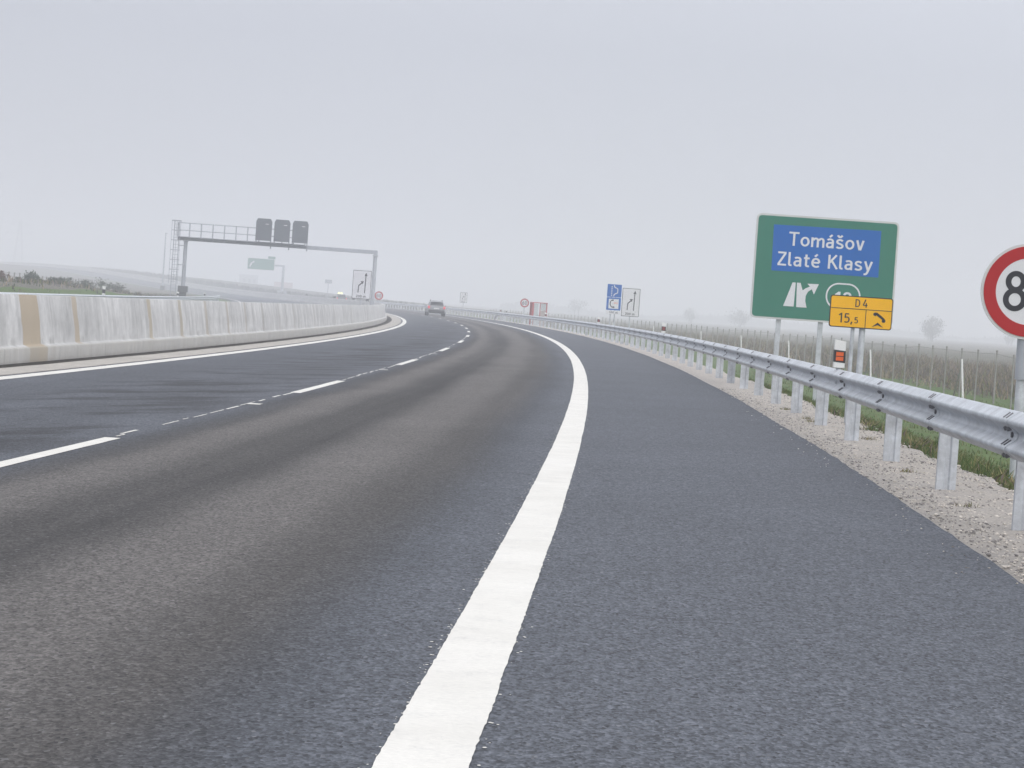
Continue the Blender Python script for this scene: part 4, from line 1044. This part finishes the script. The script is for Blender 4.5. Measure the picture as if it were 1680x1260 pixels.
def at(x, y, z=None):
    return Vector((x, y, z))
plant('tree', 'rounded hazy tree rising above the fence near the 80 sign', 'tree', at(130.5, 800, -.9), 8.2, 6.6, 'leaf_dull', 2600, 1.2, card=.34)
plant('tree', 'very faint small tree between the round tree and the 80 sign', 'tree', at(190, 980, -.9), 6.5, 4.6, 'leaf_dull', 700, 1.0, card=.4)
plant('tree', 'faint tree top directly right of the red telephone booth', 'tree', at(26.5, 1120, -.9), 7.6, 9.5, 'leaf_dull', 700, 1.0, card=.4)
plant('tree', 'faint broad tree above the fence just left of the green sign', 'tree', at(88, 1010, -.9), 7.0, 12, 'leaf_dull', 1300, .8, card=.4)
plant('tree', 'faint narrow tree above the fence left of the broad hazy tree', 'tree', at(72, 1060, -.9), 6.8, 6.5, 'leaf_dull', 700, .8, card=.4)
for x, y, s, o, h, cw, lf, lb in ((0, 0, 163, -33.5, .95, 1.8, 'leaf_rust', 'rust brown shrub at the left edge of the photo above the barrier'),
                                 (0, 0, 172, -32.5, .6, 2.6, 'leaf_dark', 'low dark green shrub above the widest stain of the barrier'),
                                 (0, 0, 180, -33.5, 1.05, 1.1, 'leaf_dark', 'narrow upright dark shrub among the left fence posts'),
                                 (0, 0, 190, -33.0, .9, 1.7, 'leaf_dark', 'dark shrub right of the left fence posts above the barrier'),
                                 (0, 0, 204, -33.5, 1.2, 3.8, 'leaf_dark', 'wide dark thicket above the barrier at left, next to the white delineator'),
                                 (0, 0, 222, -33.0, 1.5, 5.2, 'leaf_dark', 'widest hazy thicket above the barrier, right of the white delineator'),
                                 (0, 0, 238, -33.0, 1.2, 3.0, 'leaf_dull', 'small grey thicket where the bank turns pale left of the gantry foot')):
    plant('shrub', lb, 'shrub', G(s, o), h, cw, lf, 1500, .05, 'shrubs on the left bank', card=.11)
tag(blades('hedge', 9000, (430, 1000), (7, 13), (.6, 2.0), .16, ['leaf_dull', 'weed_grey', 'leaf_dark'], [.5, .3, .2], pw=1.0), kind='stuff')
# far woods, one mass per side
def woods(name, n, box, hmax):
    x = box[0] + (box[1] - box[0]) * rng.random(n); y = box[2] + (box[3] - box[2]) * rng.random(n)
    hh = hmax * (.55 + .45 * np.sin(x * .045 + 1.3) * np.sin(x * .017)) * (.8 + .4 * rng.random(n)); z = -1 + hh * rng.random(n) ** .7
    pos = np.stack([x, y, z], 1); u = rng.standard_normal((n, 3)); v = rng.standard_normal((n, 3)); sz = .9 + .7 * rng.random((n, 1))
    V = np.stack([pos - u * sz * .5, pos + u * sz * .5, pos + v * sz], 1).reshape(-1, 3)
    tag(tri_mesh(name, V, np.arange(3 * n).reshape(-1, 3), ['leaf_dull']), kind='stuff')
woods('woodland', 16000, (-10, 480, 1600, 1700), 5.5)
woods('woodland', 9000, (-330, -160, 1650, 1720), 7.0)

# ------------------------------------------------------------------ far mast, pylon, houses
c = G(508, -27.2); ma = thing('lamp_mast', 'faint tall thin mast in the haze left of the gantry ladder', 'mast', c)
mb = MB(); mb.tube((0, 0, -.5), (0, 0, 11.2), .20, .10, 10); mb.build('pole', 'grey_steel', ma, True)
mb = MB(); mb.box((.1, 0, 11.2), (.5, .3, .12)); mb.build('lamp_head', 'grey_steel', ma)
mb = MB(); mb.box((0, 0, .3), (.8, .8, 1.2), bev=.05); mb.build('foundation', 'foundation', ma)
py = thing('power_pylon', 'very faint lattice power pylon in the haze at far left', 'pylon', at(-236, 1200, .2), .4)
mb = MB(); Hh = 26.0
def lv(z): f = 1 - z / Hh; return 2.2 * f + .35
zs = [0, 4.5, 8.5, 12, 15, 17.5, 19.5, 21.5, 23.5, 25.5]
for a, b_ in zip(zs[:-1], zs[1:]):
    ca = [Vector((sx_ * lv(a), sy_ * lv(a), a)) for sx_, sy_ in ((-1, -1), (1, -1), (1, 1), (-1, 1))]; cb = [Vector((sx_ * lv(b_), sy_ * lv(b_), b_)) for sx_, sy_ in ((-1, -1), (1, -1), (1, 1), (-1, 1))]
    for i in range(4):
        mb.tube(ca[i], cb[i], .08, n=4); mb.tube(ca[i], cb[(i + 1) % 4], .04, n=4); mb.tube(cb[i], ca[(i + 1) % 4], .04, n=4)
mb.build('lattice', 'grey_steel', py)
for z, wd in ((19.5, 6.5), (23.5, 4.8)):
    mb = MB(); mb.tube((-wd, 0, z), (wd, 0, z), .12, n=4)
    for sx_ in (-1, 1): mb.tube((sx_ * wd, 0, z), (0, 0, z + 1.8), .09, n=4); mb.tube((sx_ * wd, 0, z), (sx_ * wd, 0, z - 1.5), .09, n=4)
    mb.build('cross_arm', 'grey_steel', py)
def house(name, label, loc, rz, d, roof):
    hs = thing(name, label, 'building', loc, rz); w_, dp, h = d
    mb = MB(); mb.box((0, 0, h / 2 - .5), (w_, dp, h + 1)); mb.build('wall', 'wall_render', hs)
    mb = MB()
    if roof == 'flat': mb.box((0, 0, h + .2), (w_ + .5, dp + .5, .4))
    else:
        v = [(-w_ / 2 - .4, -dp / 2 - .4, h + .002), (w_ / 2 + .4, -dp / 2 - .4, h + .002), (w_ / 2 + .4, dp / 2 + .4, h + .002), (-w_ / 2 - .4, dp / 2 + .4, h + .002), (-w_ / 2 - .4, 0, h + 2.4), (w_ / 2 + .4, 0, h + 2.4)]
        mb.add(v, [(0, 1, 5, 4), (2, 3, 4, 5), (1, 2, 5), (3, 0, 4), (3, 2, 1, 0)])
    mb.build('roof', 'grey_steel' if roof == 'flat' else 'roof_red', hs)
    for k in range(3):
        x = (-.3 + .3 * k) * w_; mb = MB(); mb.box((x, -dp / 2 - .01, h * .55), (w_ * .14, .1, h * .3)); mb.build('window', 'car_glass', hs)
house('warehouse', 'faint flat roofed block in the haze below the gantry walkway', at(-143, 1350, 1.5), .2, (9, 10, 6.5), 'flat')
house('house', 'faint house with a reddish roof in the haze right of the cantilever post', at(-106, 1150, -.8), .1, (7.5, 8, 3.4), 'gable')

C.objects.unlink(_tob); bpy.data.objects.remove(_tob)

# ------------------------------------------------------------------ haze
mb = MB(); pad = 30.0; x0_, x1_ = float(BMIN[0]) - pad, float(BMAX[0]) + pad; y0_, y1_ = float(BMIN[1]) - pad, float(BMAX[1]) + pad; z0_, z1_ = float(BMIN[2]) - 1.2, 30.0
mb.box(((x0_ + x1_) / 2, (y0_ + y1_) / 2, (z0_ + z1_) / 2), (x1_ - x0_, y1_ - y0_, z1_ - z0_))
hz = bpy.data.materials.new('haze_air'); hz.use_nodes = True; t = hz.node_tree; t.nodes.clear()
oo_ = t.nodes.new('ShaderNodeOutputMaterial'); pv = t.nodes.new('ShaderNodeVolumePrincipled')
pv.inputs['Color'].default_value = (.95, .965, 1.0, 1); pv.inputs['Density'].default_value = HAZE_DENSITY; pv.inputs['Anisotropy'].default_value = 0.0
t.links.new(pv.outputs[0], oo_.inputs['Volume']); MATS['haze_air'] = hz
tag(mb.build('haze', 'haze_air'), kind='stuff')
